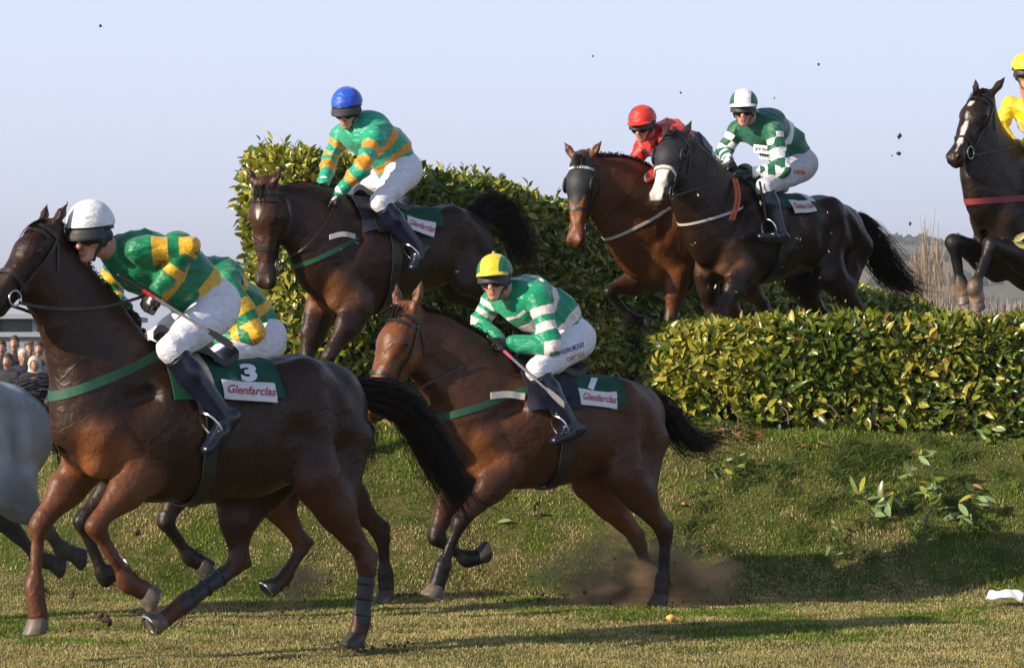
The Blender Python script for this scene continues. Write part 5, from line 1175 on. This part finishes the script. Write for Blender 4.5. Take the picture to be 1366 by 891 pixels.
# ---- dark horse of the green and white rider
fr = Frame(985, 22.7, 43); GD = (.020, .009, .0055)
SG = dict(frame=fr, coat=GD, sunlit_chest_col=(.17, .085, .045), points=(.05, .024, .014), muzzle=(.06, .035, .022), head_col=(.035, .02, .014), label='dark brown horse with white nose and black hood clearing the hedge',
  pts=dict(withers=(985, 238), back=(1035, 262), croup=(1090, 262), dock=(1140, 288), buttock=(1144, 335), chest=(942, 330), girth=(990, 378), belly=(1030, 374), flank=(1075, 358)),
  torso=[((972, 238), (952, 366), .20), ((990, 238), (985, 380), .26), ((1020, 255), (1020, 378), .29), ((1055, 262), (1060, 366), .28), ((1090, 262), (1098, 356), .25), ((1115, 270), (1120, 350), .2)],
  neck=[((916, 178), (896, 248), .082), ((936, 198), (906, 272), .10), ((956, 218), (914, 300), .13), ((974, 234), (924, 328), .16)],
  legs=dict(fl=([(992, 362), (957, 426), (945, 468), (938, 490)], [.15, .15, .13, .13]), fr=([(942, 368), (950, 420), (948, 462), (945, 485)], [-.14, -.14, -.13, -.13]),
            hl=([(1108, 366), (1152, 420), (1168, 450), (1172, 470)], [.2, .17, .14, .14]), hr=([(1062, 372), (1100, 425), (1115, 455), (1118, 475)], [-.17, -.15, -.13, -.13])),
  head=((900, 184), (866, 288), 28), ears=(-.150, .030, .030), marks=[blaze([(.34, .62, .042, .0)], (.66, .60, .55))],
  mane=dict(pts=[(914, 172), (938, 196), (960, 218), (982, 238)], side=-.5, len=.11, n=500, up=.5),
  tail=dict(pts=[(1142, 292, 0), (1160, 316, 0), (1176, 346, 0), (1196, 370, .0), (1228, 386, .0)], n=900, r0=.04, r1=.14, wisp=170))
HG = horse(SG); HG.suede = False
bridle(HG, 'strap_black', hand=fr.p(985, 228, .12), hand2=fr.p(966, 214, -.12), slack=.01, nose_x=.33, nose_col='strap_white')
breast_strap(HG, 'strap_white', [(916, 298), (975, 280)], .018)
fnG = saddlery(HG, HG.tr[2][0][2] + .03, .03, -.66, .34, None, (fr.p(1073, 308, .27)[0], .32, .13), psize=.27, ph=.13, bar=(.0, .07), navy=False)
# hanging loop of orange rubber rein
a_, b_ = fr.p(985, 238, .15), fr.p(974, 294, .26)
for dx in (0, .035):
    v, q = strip(spline([a_ + (dx, -.02, 0), (a_ + b_) / 2 + (dx, .05, 0), b_ + (dx, .03, 0)], 10), np.tile([.012, 0, 0], (10, 1)), np.tile([0, .005, 0], (10, 1))); mk('rein_loop', v, q, 'orange_rubber', HG.root, False)

# ---- near black horse jumping at the far right
fr = Frame(1392, 23.4, 47); BB = (.018, .010, .008)
SY = dict(frame=fr, ls=1.45, coat=BB, sunlit_chest_col=(.030, .015, .010), points=(.012, .011, .011), muzzle=(.022, .015, .013), label='near black horse with red breast strap and tucked forelegs jumping at the far right',
  pts=dict(withers=(1390, 212), back=(1440, 226), croup=(1500, 240), dock=(1545, 262), buttock=(1552, 315), chest=(1314, 290), girth=(1362, 388), belly=(1410, 396), flank=(1470, 380)),
  torso=[((1376, 214), (1332, 360), .20), ((1396, 214), (1368, 388), .26), ((1430, 226), (1412, 396), .29), ((1465, 234), (1455, 388), .28), ((1500, 242), (1498, 372), .25), ((1525, 250), (1525, 350), .2)],
  neck=[((1320, 136), (1298, 190), .08), ((1332, 166), (1293, 216), .095), ((1346, 196), (1291, 244), .12), ((1366, 218), (1291, 272), .15)],
  legs=dict(fl=([(1385, 352), (1322, 326), (1300, 384), (1306, 410)], [.16, .15, .12, .11]), fr=([(1330, 352), (1272, 322), (1282, 382), (1288, 402)], [-.12, -.12, -.10, -.09]),
            hl=([(1510, 380), (1560, 440), (1580, 500), (1585, 530)], [.2, .17, .14, .14]), hr=([(1480, 390), (1530, 450), (1550, 505), (1555, 535)], [-.17, -.15, -.13, -.13])),
  head=((1310, 128), (1268, 212), 4), ears=(-.165, .060, .015), socks=dict(fl=(.40, .28, .20), fr=(.40, .28, .20)), hoofmat=dict(fl='hoof_horn', fr='hoof_horn'),
  marks=[blaze([(.11, .17, .018, .0), (.16, .28, .006, .0), (.27, .46, .019, .010), (.45, .53, .009, .014)])],
  mane=dict(pts=[(1326, 130), (1345, 158), (1362, 188), (1382, 210)], side=-.5, len=.10, n=400), tail=dict(pts=[(1545, 265, 0), (1575, 290, 0), (1590, 340, 0), (1600, 390, 0)], n=200, wisp=5))
HY = horse(SY); HY.suede = False
bridle(HY, 'strap_black', hand=fr.p(1362, 190, .0), hand2=fr.p(1350, 188, -.12), slack=.0, nose_x=.40, nose_w=.015)
breast_strap(HY, 'strap_red', [(1286, 270), (1385, 262)], .045)
fnY = saddlery(HY, HY.tr[2][0][2], .03, -.6, .36)

# ---- horse hidden behind number three
fr = Frame(270, 17.6, 32)
SH = dict(frame=fr, coat=(.028, .013, .009), points=(.014, .010, .009), label='dark horse mostly hidden behind the number 3 horse, seen by its legs',
  pts=dict(withers=(268, 494), back=(320, 508), croup=(400, 512), dock=(446, 530), buttock=(458, 590), chest=(172, 590), girth=(262, 658), belly=(320, 652), flank=(375, 635)),
  torso=[((250, 500), (205, 640), .19), ((275, 500), (258, 656), .24), ((310, 512), (312, 654), .27), ((355, 514), (362, 644), .26), ((398, 516), (405, 625), .23), ((425, 522), (430, 608), .18)],
  neck=[((128, 424), (125, 500), .078), ((170, 440), (135, 520), .095), ((210, 464), (145, 545), .12), ((245, 488), (160, 575), .15)],
  legs=dict(fl=([(252, 632), (220, 695), (254, 744), (280, 757)], [.14, .14, .12, .12]), fr=([(168, 638), (108, 694), (140, 770), (166, 752)], [-.13, -.14, -.13, -.13]),
            hl=([(445, 640), (510, 712), (514, 765), (516, 802)], [.18, .16, .14, .14]), hr=([(352, 640), (404, 728), (380, 770), (357, 790)], [-.16, -.14, -.13, -.13])),
  legs_col=dict(hr=((.13, .045, .017), (.05, .025, .017)), hl=((.05, .02, .01), (.025, .016, .014))), head=((112, 434), (66, 532), 12), mane=dict(pts=[(130, 424), (170, 438), (210, 462)], n=300, side=-.5),
  tail=dict(pts=[(446, 530, 0), (470, 545, -.05), (485, 580, -.05), (490, 620, -.05)], n=300, wisp=5))
HH = horse(SH); HH.suede = False
bridle(HH, 'strap_black', hand=fr.p(288, 455, .10), slack=.02); fnH = saddlery(HH, HH.tr[2][0][2], .03, -.6, .36)

# ---- grey at the left edge
fr = Frame(-160, 17.3, 32); GY = (.42, .43, .47)
SGy = dict(frame=fr, coat=GY, points=(.035, .034, .036), muzzle=(.1, .1, .11), mat='grey_coat', hair='hair_grey', label='dappled grey horse leaving the picture at the left edge',
  pts=dict(withers=(-160, 490), back=(-110, 505), croup=(-22, 506), dock=(30, 530), buttock=(46, 592), chest=(-262, 590), girth=(-160, 672), belly=(-100, 675), flank=(-40, 665)),
  torso=[((-175, 492), (-225, 645), .19), ((-155, 490), (-165, 670), .25), ((-115, 505), (-110, 676), .28), ((-65, 505), (-55, 672), .28), ((-22, 506), (-5, 665), .27), ((8, 515), (16, 640), .22)],
  neck=[((-300, 408), (-300, 495), .078), ((-255, 425), (-285, 512), .095), ((-215, 450), (-272, 540), .12), ((-185, 480), (-260, 575), .15)],
  legs=dict(fl=([(-175, 640), (-225, 700), (-190, 760), (-160, 770)], [.14, .14, .12, .12]), fr=([(-235, 645), (-290, 690), (-300, 750), (-300, 785)], [-.13, -.14, -.13, -.13]),
            hl=([(8, 655), (60, 702), (84, 735), (112, 742)], [.19, .16, .14, .14]), hr=([(-28, 665), (22, 712), (52, 745), (84, 753)], [-.16, -.14, -.13, -.13])),
  legs_col=dict(hl=((.22, .23, .26), (.05, .045, .042)), hr=((.03, .03, .034), (.045, .04, .036))),
  head=((-320, 415), (-385, 520), 5), mane=dict(pts=[(-300, 405), (-250, 424), (-200, 456)], n=200), 
  tail=dict(pts=[(28, 526, 0), (52, 528, 0), (72, 545, -.05), (88, 580, -.08), (92, 620, -.1)], n=900, r0=.05, r1=.11, wisp=10))
HGy = horse(SGy); HGy.suede = False
bridle(HGy, 'strap_black'); fnGy = saddlery(HGy, HGy.tr[2][0][2], .03, -.6, .36)
# hoods worn by two of the horses
def hood(O, x1=.33):
    H = O.H; P = H.P; L = H.L; s = H.s; e = .008; q = []
    def S(A, B, ra, rb, la, lb, k=.03, **kw): q.append(Seg(P(*A), P(*B), ra * s + e, rb * s + e, la * s + e, lb * s + e, L, k, (0, 0, 0), **kw))
    S((.00, 0, -.035), (.17, 0, -.025), .075, .082, .070, .088, .04); S((.16, 0, -.02), (.34, 0, -.035), .072, .055, .082, .055, .05)
    S((.10, 0, -.12), (.20, 0, -.125), .075, .07, .060, .055, .04); S((.20, 0, -.12), (.32, 0, -.108), .06, .046, .045, .037, .05)
    for y in (1, -1):
        S((.10, .045 * y, -.115), (.20, .048 * y, -.105), .078, .062, .034, .030, .025); S((.145, .070 * y, -.003), (.185, .070 * y, .000), .030, .028, .026, .024, .018)
        S((.175, .140 * y, -.010), (.175, .05 * y, -.010), .030, .036, .030, .036, .006, sub=True)
    f = Field(q, .0095); V, Q = f.mesh(); x = ((V - H.o) @ H.a) / s; keep = (x[Q] < x1).all(1) & (x[Q] > -.045).all(1); Q = Q[keep]; o = mk('hood', V, Q, 'hood_black', O.root)
    for y in (1, -1): mk('eye_cup', *torus(P(.175, .092 * y, -.010), L + H.a * .1, .045 * s, .010 * s, 22, 8), 'hood_black', o)
hood(HR, .345); hood(HG, .32)

# ================================================================== riders
EG = 'silk_emerald_gold'
J3 = dict(label='jockey in white cap and emerald and gold hooped silks crouched over the number 3 horse', silk=EG, cap='cap_white', hs=1.08, look=(32, 9, 0), peak=False, visor=.030, seed=1,
  pts=dict(pelvis=(278, 404, 0), mid=(244, 366, 0), chest=(192, 346, 0), neck=(152, 334, 0), head=(120, 313, .03),
    shL=(186, 334, .175), elL=(252, 330, .30), wrL=(212, 384, .20), shR=(158, 352, -.19), elR=(146, 388, -.26), wrR=(165, 412, -.10),
    hipL=(282, 420, .12), knL=(228, 466, .30), anL=(299, 558, .36), toL=(276, 600, .40), hipR=(270, 425, -.12), knR=(200, 462, -.28), anR=(250, 560, -.34), toR=(225, 590, -.36)),
  pattern=hoops([(.16, .09), (.54, .09)], [(.42, .16), (.96, .15), (1.55, .10), (.42, .01)]), whip=((157, 366, .16), (310, 462, .44)), whip_label='grey shafted whip with a red collar carried across the thigh of the white capped jockey')
R3 = jockey(J3, H3)
J1 = dict(label='jockey in yellow and green cap and white hooped green silks on the number 1 horse', silk='silk_green_white', cap='cap_yellow_green', look=(42, 2, 3), pompom=True, seed=2,
  capmask=lambda q: np.abs(q[:, 1] + .004) - .058, pts=dict(pelvis=(758, 450, 0), mid=(740, 420, 0), chest=(706, 400, 0), neck=(683, 388, 0), head=(660, 374, .03),
    shL=(718, 398, .20), elL=(736, 462, .30), wrL=(684, 458, .14), shR=(660, 398, -.20), elR=(640, 430, -.26), wrR=(664, 456, -.06),
    hipL=(756, 462, .12), knL=(716, 494, .28), anL=(762, 570, .34), toL=(740, 588, .37), hipR=(745, 465, -.12), knR=(690, 495, -.26), anR=(735, 570, -.32), toR=(712, 585, -.34)),
  pattern=hoops([(.28, .075), (.62, .075), (.85, .02)], [(.30, .09), (.62, .09), (1.05, .10), (.95, .02)]), whip=((650, 448, .12), (752, 540, .47)), whipmat='whip_pink', whip_label='thin whip with a pink collar in the hand of the yellow and green capped jockey')
R1 = jockey(J1, H1)
JB = dict(label='jockey in blue cap and teal silks with orange hoops standing up on the landing horse', silk='silk_teal_orange', cap='cap_blue', look=(36, 18, 0), peak=False, visor=.045, seed=3,
  pts=dict(pelvis=(532, 226, 0), mid=(520, 198, 0), chest=(492, 176, 0), neck=(474, 164, 0), head=(463, 147, .03),
    shL=(500, 184, .20), elL=(482, 226, .30), wrL=(453, 256, .17), shR=(456, 178, -.20), elR=(440, 212, -.28), wrR=(432, 244, -.14),
    hipL=(535, 234, .12), knL=(507, 270, .26), anL=(558, 334, .32), toL=(550, 357, .34), hipR=(520, 240, -.12), knR=(462, 264, -.26), anR=(500, 330, -.30), toR=(485, 345, -.32)),
  pattern=hoops([(.30, .06), (.55, .06), (.12, .01)], [(.38, .11), (.88, .13), (1.42, .13)]))
RB_ = jockey(JB, HB)
JR = dict(label='jockey in red cap and red and black silks behind the white nosed horse', silk='silk_red_black', cap='cap_red', look=(28, 14, 0), seed=4, capmask=lambda q: .0 - (q[:, 1] + .03) - np.maximum(q[:, 0] - .06, 0) * 4,
  pts=dict(pelvis=(935, 222, 0), mid=(920, 200, 0), chest=(892, 184, 0), neck=(872, 176, 0), head=(857, 168, .03),
    shL=(892, 188, .20), elL=(880, 228, .28), wrL=(864, 238, .12), shR=(858, 196, -.20), elR=(846, 220, -.26), wrR=(856, 234, -.12),
    hipL=(938, 232, .12), knL=(905, 258, .26), anL=(945, 318, .32), toL=(930, 336, .34), hipR=(930, 235, -.12), knR=(890, 258, -.26), anR=(925, 318, -.32), toR=(912, 332, -.34)),
  pattern=lambda V, par, isA, lat, g: (np.where(isA, np.sin(V[:, 0] * 60) * np.sin(V[:, 2] * 60) * .02 - .006, band(par, [(.30, .25)]) * .45), np.full(len(V), -1.)))
RR = jockey(JR, HR)
def chq(V, par, isA, lat, g):
    s = np.where(lat > 0, 1, -1); ang = np.sin(V[:, 0] * 33 + V[:, 2] * 12); a = np.sin(par * math.pi * 2 / .52 + .6) * np.where(ang > 0, 1, -1) * .02
    body = np.where(lat > .02, band(par, [(.56, .05)]) * .45, -1); return np.where(isA & (par > .05), a, np.where(isA, -1, body)), np.full(len(V), -1.)
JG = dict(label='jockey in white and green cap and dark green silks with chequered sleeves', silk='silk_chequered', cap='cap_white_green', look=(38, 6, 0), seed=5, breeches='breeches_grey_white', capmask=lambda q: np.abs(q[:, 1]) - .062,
  pts=dict(pelvis=(1060, 218, 0), mid=(1048, 192, 0), chest=(1022, 170, 0), neck=(1004, 160, 0), head=(992, 147, .03),
    shL=(1032, 176, .20), elL=(1044, 228, .30), wrL=(1005, 231, .14), shR=(982, 174, -.20), elR=(966, 204, -.27), wrR=(972, 216, -.10),
    hipL=(1062, 226, .12), knL=(1020, 250, .27), anL=(1040, 312, .34), toL=(1014, 316, .38), hipR=(1052, 230, -.12), knR=(1000, 248, -.26), anR=(1020, 305, -.32), toR=(1002, 315, -.34)), pattern=chq)
RG = jockey(JG, HG)
JY = dict(label='jockey in yellow cap and yellow silks with pale braces at the right edge', silk='silk_yellow_white', cap='cap_yellow', look=(45, 4, 0), seed=6,
  pts=dict(pelvis=(1432, 205, 0), mid=(1415, 178, 0), chest=(1388, 155, 0), neck=(1376, 140, 0), head=(1368, 98, .03),
    shL=(1402, 160, .20), elL=(1405, 200, .30), wrL=(1368, 192, .05), shR=(1348, 140, -.18), elR=(1333, 172, -.24), wrR=(1350, 189, -.12),
    hipL=(1430, 215, .12), knL=(1395, 232, .27), anL=(1430, 300, .34), toL=(1405, 312, .37), hipR=(1420, 218, -.12), knR=(1380, 222, -.26), anR=(1395, 300, -.32), toR=(1375, 310, -.34)),
  pattern=lambda V, par, isA, lat, g: (np.where(isA, -1, .014 - np.abs(np.abs(lat) - .10)), np.full(len(V), -1.)))
RY = jockey(JY, HY)
JH = dict(label='second jockey in emerald and gold hooped silks half hidden behind the white capped one', silk=EG, cap='cap_gold', look=(30, 10, 0), seed=7, capmask=lambda q: np.full(len(q), 1.),
  pts=dict(pelvis=(346, 448, 0), mid=(326, 412, 0), chest=(290, 376, 0), neck=(262, 358, 0), head=(236, 345, .02),
    shL=(304, 374, .20), elL=(340, 444, .30), wrL=(294, 458, .16), shR=(262, 385, -.2), elR=(250, 420, -.26), wrR=(272, 452, -.1),
    hipL=(350, 462, .12), knL=(296, 474, .28), anL=(345, 560, .33), toL=(322, 580, .36), hipR=(340, 465, -.12), knR=(285, 480, -.26), anR=(330, 560, -.32), toR=(310, 580, -.34)),
  pattern=hoops([(.05, .05), (.30, .06), (.62, .06)], [(.52, .12), (.95, .15), (1.5, .10)]))
RH = jockey(JH, HH)

def side_strap(O, pts, width, mat, name='girth_point', off=.008):
    q = spline([O.p(x, y, .25) for x, y in pts], 14); q[:, 1] = 0; d = nrm(np.gradient(q, axis=0)); w = nrm(np.cross([0, 1., 0], d[7])); v_, f_ = strap_on(O.f, q, np.tile([0, 1., 0], (14, 1)), w, width, .45, off, .006); mk(name, v_, f_, mat, O.root)
side_strap(H1, [(662, 528), (684, 526), (704, 529)], .040, 'strap_white'); side_strap(HB, [(448, 316), (464, 312), (481, 315)], .034, 'strap_white')

# ---- writing on the clothes
g = RG; c0 = (fr.p(1, 1) * 0)
def write_on(Rd, fld, px, py, v, size, text, mat, back=None, rot=0., right=None, nd=None):
    frm = Rd['fr']; c = frm.p(px, py, v); ex = right if right is not None else np.array([-.82, .57, 0.]); ex = nrm(ex); nd = nrm(nd if nd is not None else np.array([.45, .88, .1])); ey = nrm(np.cross(nd, ex)); ey = ey if ey[2] > 0 else -ey
    ex2 = ex * math.cos(rot) + ey * math.sin(rot); ey2 = ey * math.cos(rot) - ex * math.sin(rot); stamp(fld, c, ex2, ey2, nd, text, size[0], size[1], mat, Rd['root'], Rd['off'], 0, back)
R1['fr'] = H1.fr; RG['fr'] = HG.fr
write_on(R1, R1['fh'], 763, 466, .20, (.17, .030), 'KEVIN MCKAY', 'lettering_blue', None, .42)
write_on(R1, R1['fh'], 767, 477, .20, (.13, .026), 'CAPTAIN', 'lettering_orange', None, .42)
write_on(RG, RG['fh'], 1062, 232, .20, (.13, .035), 'KMPM', 'lettering_orange', None, .10)
write_on(RG, RG['fj'], 1012, 200, .10, (.13, .035), 'yrell', 'lettering_dark', 'number_white', -.15, np.array([-.3, .95, 0]), np.array([.9, .35, -.1]))
write_on(RG, RG['fj'], 1018, 208, .10, (.11, .035), 'heck', 'lettering_dark', 'number_white', -.15, np.array([-.3, .95, 0]), np.array([.9, .35, -.1]))

# ---- crowd by the far rail
plain('coat_black', (.015, .016, .02), .8, .3, 20, bump=.4); plain('coat_navy', (.02, .025, .05), .8, .3, 20, bump=.4); plain('coat_brown', (.07, .05, .035), .85, .3, 20, bump=.4); plain('coat_pale', (.45, .43, .38), .85, .2, 20, bump=.4); plain('trousers', (.03, .03, .035), .85, .2, 20)
plain('hair_brown', (.05, .03, .02), .7, .3, 60); plain('hair_white', (.5, .48, .45), .7, .2, 60); plain('cap_tweed', (.13, .11, .07), .9, .3, 90)
def spectator(px, py, Y, coat, hairm, label, hat=None, hoodm=None, arms=0):
    """py: height of the eyes in the picture"""
    Y *= 1.08; z = CAM_H - (py - HOR) / F_PX * Y; x = (px - 683) / F_PX * Y; rt = empty('person', Matrix.Translation(Vector((x, Y, 0))) @ Matrix.Rotation(rng.normal(0, .25) , 4, 'Z')); tag(rt, label, 'spectator'); k = z / 1.62
    def S(A, B, ra, rb, la=None, lb=None, kk=.04): return Seg(np.array(A) * k, np.array(B) * k, ra, rb, la, lb, (1, 0, 0), kk, (.5, .3, .2))
    hd = [S((0, .01, 1.66), (0, .03, 1.66), .098, .098, .078, .078), S((0, -.03, 1.60), (0, -.035, 1.54), .062, .045, .058, .042), S((0, -.085, 1.62), (0, -.115, 1.585), .010, .016, .010, .016, .01), S((0, -.08, 1.548), (0, -.08, 1.548), .010, .01, .024, .024, .01), S((0, .01, 1.56), (0, .02, 1.42), .055, .062)]
    hd += [S((s_ * .075, .01, 1.60), (s_ * .078, .01, 1.64), .020, .022, .010, .010, .01) for s_ in (1, -1)]
    tr = [S((0, .02, 1.38), (0, .02, 1.00), .115, .13, .19, .18), S((0, .02, 1.0), (0, .02, .86), .13, .14, .18, .18)]
    ar = []; hn = []
    for s_ in (1, -1):
        el = (s_ * .27, -.02, 1.08); wr_ = (s_ * .10, -.26, 1.14 + (.22 if arms else 0)) 
        ar += [S((s_ * .13, .02, 1.38), (s_ * .19, .02, 1.37), .08, .07), S((s_ * .19, .02, 1.37), el, .065, .052), S(el, wr_, .052, .038)]; hn += hand_prims(np.array(wr_) * k, np.array([-s_ * .6, -.6, .2]), np.array([0, -.3, .9]), s_)
    lgs = [S((s_ * .09, .02, .88), (s_ * .10, .0, .47), .095, .065) for s_ in (1, -1)] + [S((s_ * .10, 0, .47), (s_ * .11, .03, .08), .065, .045) for s_ in (1, -1)]
    ft = [S((s_ * .11, .04, .05), (s_ * .13, -.15, .035), .045, .035, .04, .045) for s_ in (1, -1)]
    V, Q = Field([q.grow(-.008) for q in tr + ar + lgs] + hd + ft + hn, .012).mesh(); mk('body', V, Q, 'skin', rt, attrs={'coat': np.tile([.34, .18, .13], (len(V), 1))})
    V, Q = Field([q.grow(.02) for q in tr + ar], .016, .004, 16, 3).mesh(); mk('coat', V, Q, coat, rt)
    V, Q = Field([q.grow(.012) for q in lgs], .018).mesh(); mk('trousers', V, Q, 'trousers', rt)
    V, Q = Field([q.grow(.01) for q in ft], .012).mesh(); mk('shoes', V, Q, 'black_leather', rt)
    hp = [S((0, .035, 1.69), (0, .03, 1.70), .100, .100, .086, .086), S((0, .065, 1.62), (0, .07, 1.60), .06, .05, .07, .065)]
    V, Q = Field(hp, .012, .003, 40).mesh(); keep = ~((V[:, 1] < -.045 * 1) & (V[:, 2] < 1.695 * k)); Q = Q[keep[Q].all(1)]; mk('hair', V, Q, hairm, rt)
    if hat: V, Q = Field([S((0, .02, 1.735), (0, -.01, 1.73), .055, .05, .10, .095), S((0, -.10, 1.705), (0, -.125, 1.70), .012, .010, .07, .06)], .010).mesh(); mk('flat_cap', V, Q, hat, rt)
    if hoodm: V, Q = Field([S((0, .04, 1.67), (0, .05, 1.66), .135, .135, .115, .115), S((0, .05, 1.50), (0, .05, 1.45), .11, .12, .12, .14), Seg(np.array((0, -.2, 1.63)) * k, np.array((0, .02, 1.62)) * k, .09, .09, .072, .072, (1, 0, 0), .01, None, True)], .012).mesh(); mk('hood', V, Q, hoodm, rt)
    return rt
for px, py, Y, co, ha, lb, kw in (
  (2, 467, 50, 'coat_black', 'hair_brown', 'dark haired spectator at the very left edge of the crowd', {}), (19, 461, 50.5, 'coat_black', 'hair_brown', 'spectator with glasses and dark hair and black coat second from the left', {}),
  (31, 478, 48.5, 'coat_navy', 'hair_white', 'white haired spectator with a navy coat in the front row', {}), (39, 467, 51, 'coat_brown', 'hair_brown', 'spectator wearing a tweed flat cap', dict(hat='cap_tweed')),
  (46, 488, 47.5, 'coat_black', 'hair_brown', 'spectator with a pale fur edged hood taking a picture', dict(hoodm='coat_pale', arms=1)), (52, 468, 52, 'coat_brown', 'hair_brown', 'bareheaded spectator just right of the flat cap', {}),
  (63, 455, 52, 'coat_brown', 'hair_white', 'tallest spectator, standing beside the neck of the number 3 horse', {}), (-14, 470, 50, 'coat_navy', 'hair_white', 'grey haired spectator cut off by the left edge', {}), (70, 478, 49, 'coat_navy', 'hair_brown', 'spectator in navy half hidden by the neck of the number 3 horse', {}),
  (10, 484, 48, 'coat_black', 'hair_brown', 'short spectator in black in front of the one with glasses', {})): spectator(px, py, Y, co, ha, lb, **kw)
gt = [o for o in COL.objects if o.get('category') == 'spectator']
for o in gt: o['group'] = 'spectators on the far side'
for (o, c_, rad) in [(H, None, None) for H in ()]: pass
# ------------------------------------------------------------------ dust and air
def vol(name, density, color, anis=0.2, noise=None):
    m = bpy.data.materials.new(name); m.use_nodes = True; n = m.node_tree; n.nodes.clear(); o = n.nodes.new('ShaderNodeOutputMaterial'); v = n.nodes.new('ShaderNodeVolumePrincipled')
    v.inputs['Color'].default_value = (*color, 1); v.inputs['Density'].default_value = density; v.inputs['Anisotropy'].default_value = anis; n.links.new(v.outputs[0], o.inputs['Volume'])
    if noise:
        tc = n.nodes.new('ShaderNodeTexCoord'); t = n.nodes.new('ShaderNodeTexNoise'); t.inputs['Scale'].default_value = noise; t.inputs['Detail'].default_value = 4; n.links.new(tc.outputs['Object'], t.inputs['Vector'])
        g = n.nodes.new('ShaderNodeVectorMath'); g.operation = 'LENGTH'; n.links.new(tc.outputs['Object'], g.inputs[0])
        f = n.nodes.new('ShaderNodeMapRange'); f.inputs[1].default_value = 1.0; f.inputs[2].default_value = .25; f.inputs[3].default_value = 0; f.inputs[4].default_value = 1; n.links.new(g.outputs['Value'], f.inputs[0])
        q = n.nodes.new('ShaderNodeMapRange'); q.inputs[1].default_value = .40; q.inputs[2].default_value = .72; n.links.new(t.outputs['Fac'], q.inputs[0])
        a = n.nodes.new('ShaderNodeMath'); a.operation = 'MULTIPLY'; n.links.new(f.outputs[0], a.inputs[0]); n.links.new(q.outputs[0], a.inputs[1]); b = n.nodes.new('ShaderNodeMath'); b.operation = 'MULTIPLY'; b.inputs[1].default_value = density; n.links.new(a.outputs[0], b.inputs[0]); n.links.new(b.outputs[0], v.inputs['Density'])
    MATS[name] = m
vol('dust_brown', 19.0, (.62, .43, .28), 0.0, 2.2)
for px, py, Y, r, lb in ((850, 772, 18.75, (.72, .36, .33), 'brown dust kicked up round the hind hooves of the bay horse'), (400, 775, 18.6, (.22, .2, .17), 'small puff of brown dust behind the left hind hooves')):
    V, Fq = ball((0, 0, 0), 1.0, 20); o = mk('dust_cloud', V, Fq, 'dust_brown'); o.location = at(px, py, Y); o.scale = r; tag(o, lb, 'dust', kind='stuff')
if HAZE:
    vol('air', 0.00028, (.93, .95, 1.0), 0.3)
    v, Fq = box(-5200, 5200, -80, 6500, -60, 190); o = mk('haze', v, Fq, 'air', None, False); tag(o, kind='stuff')
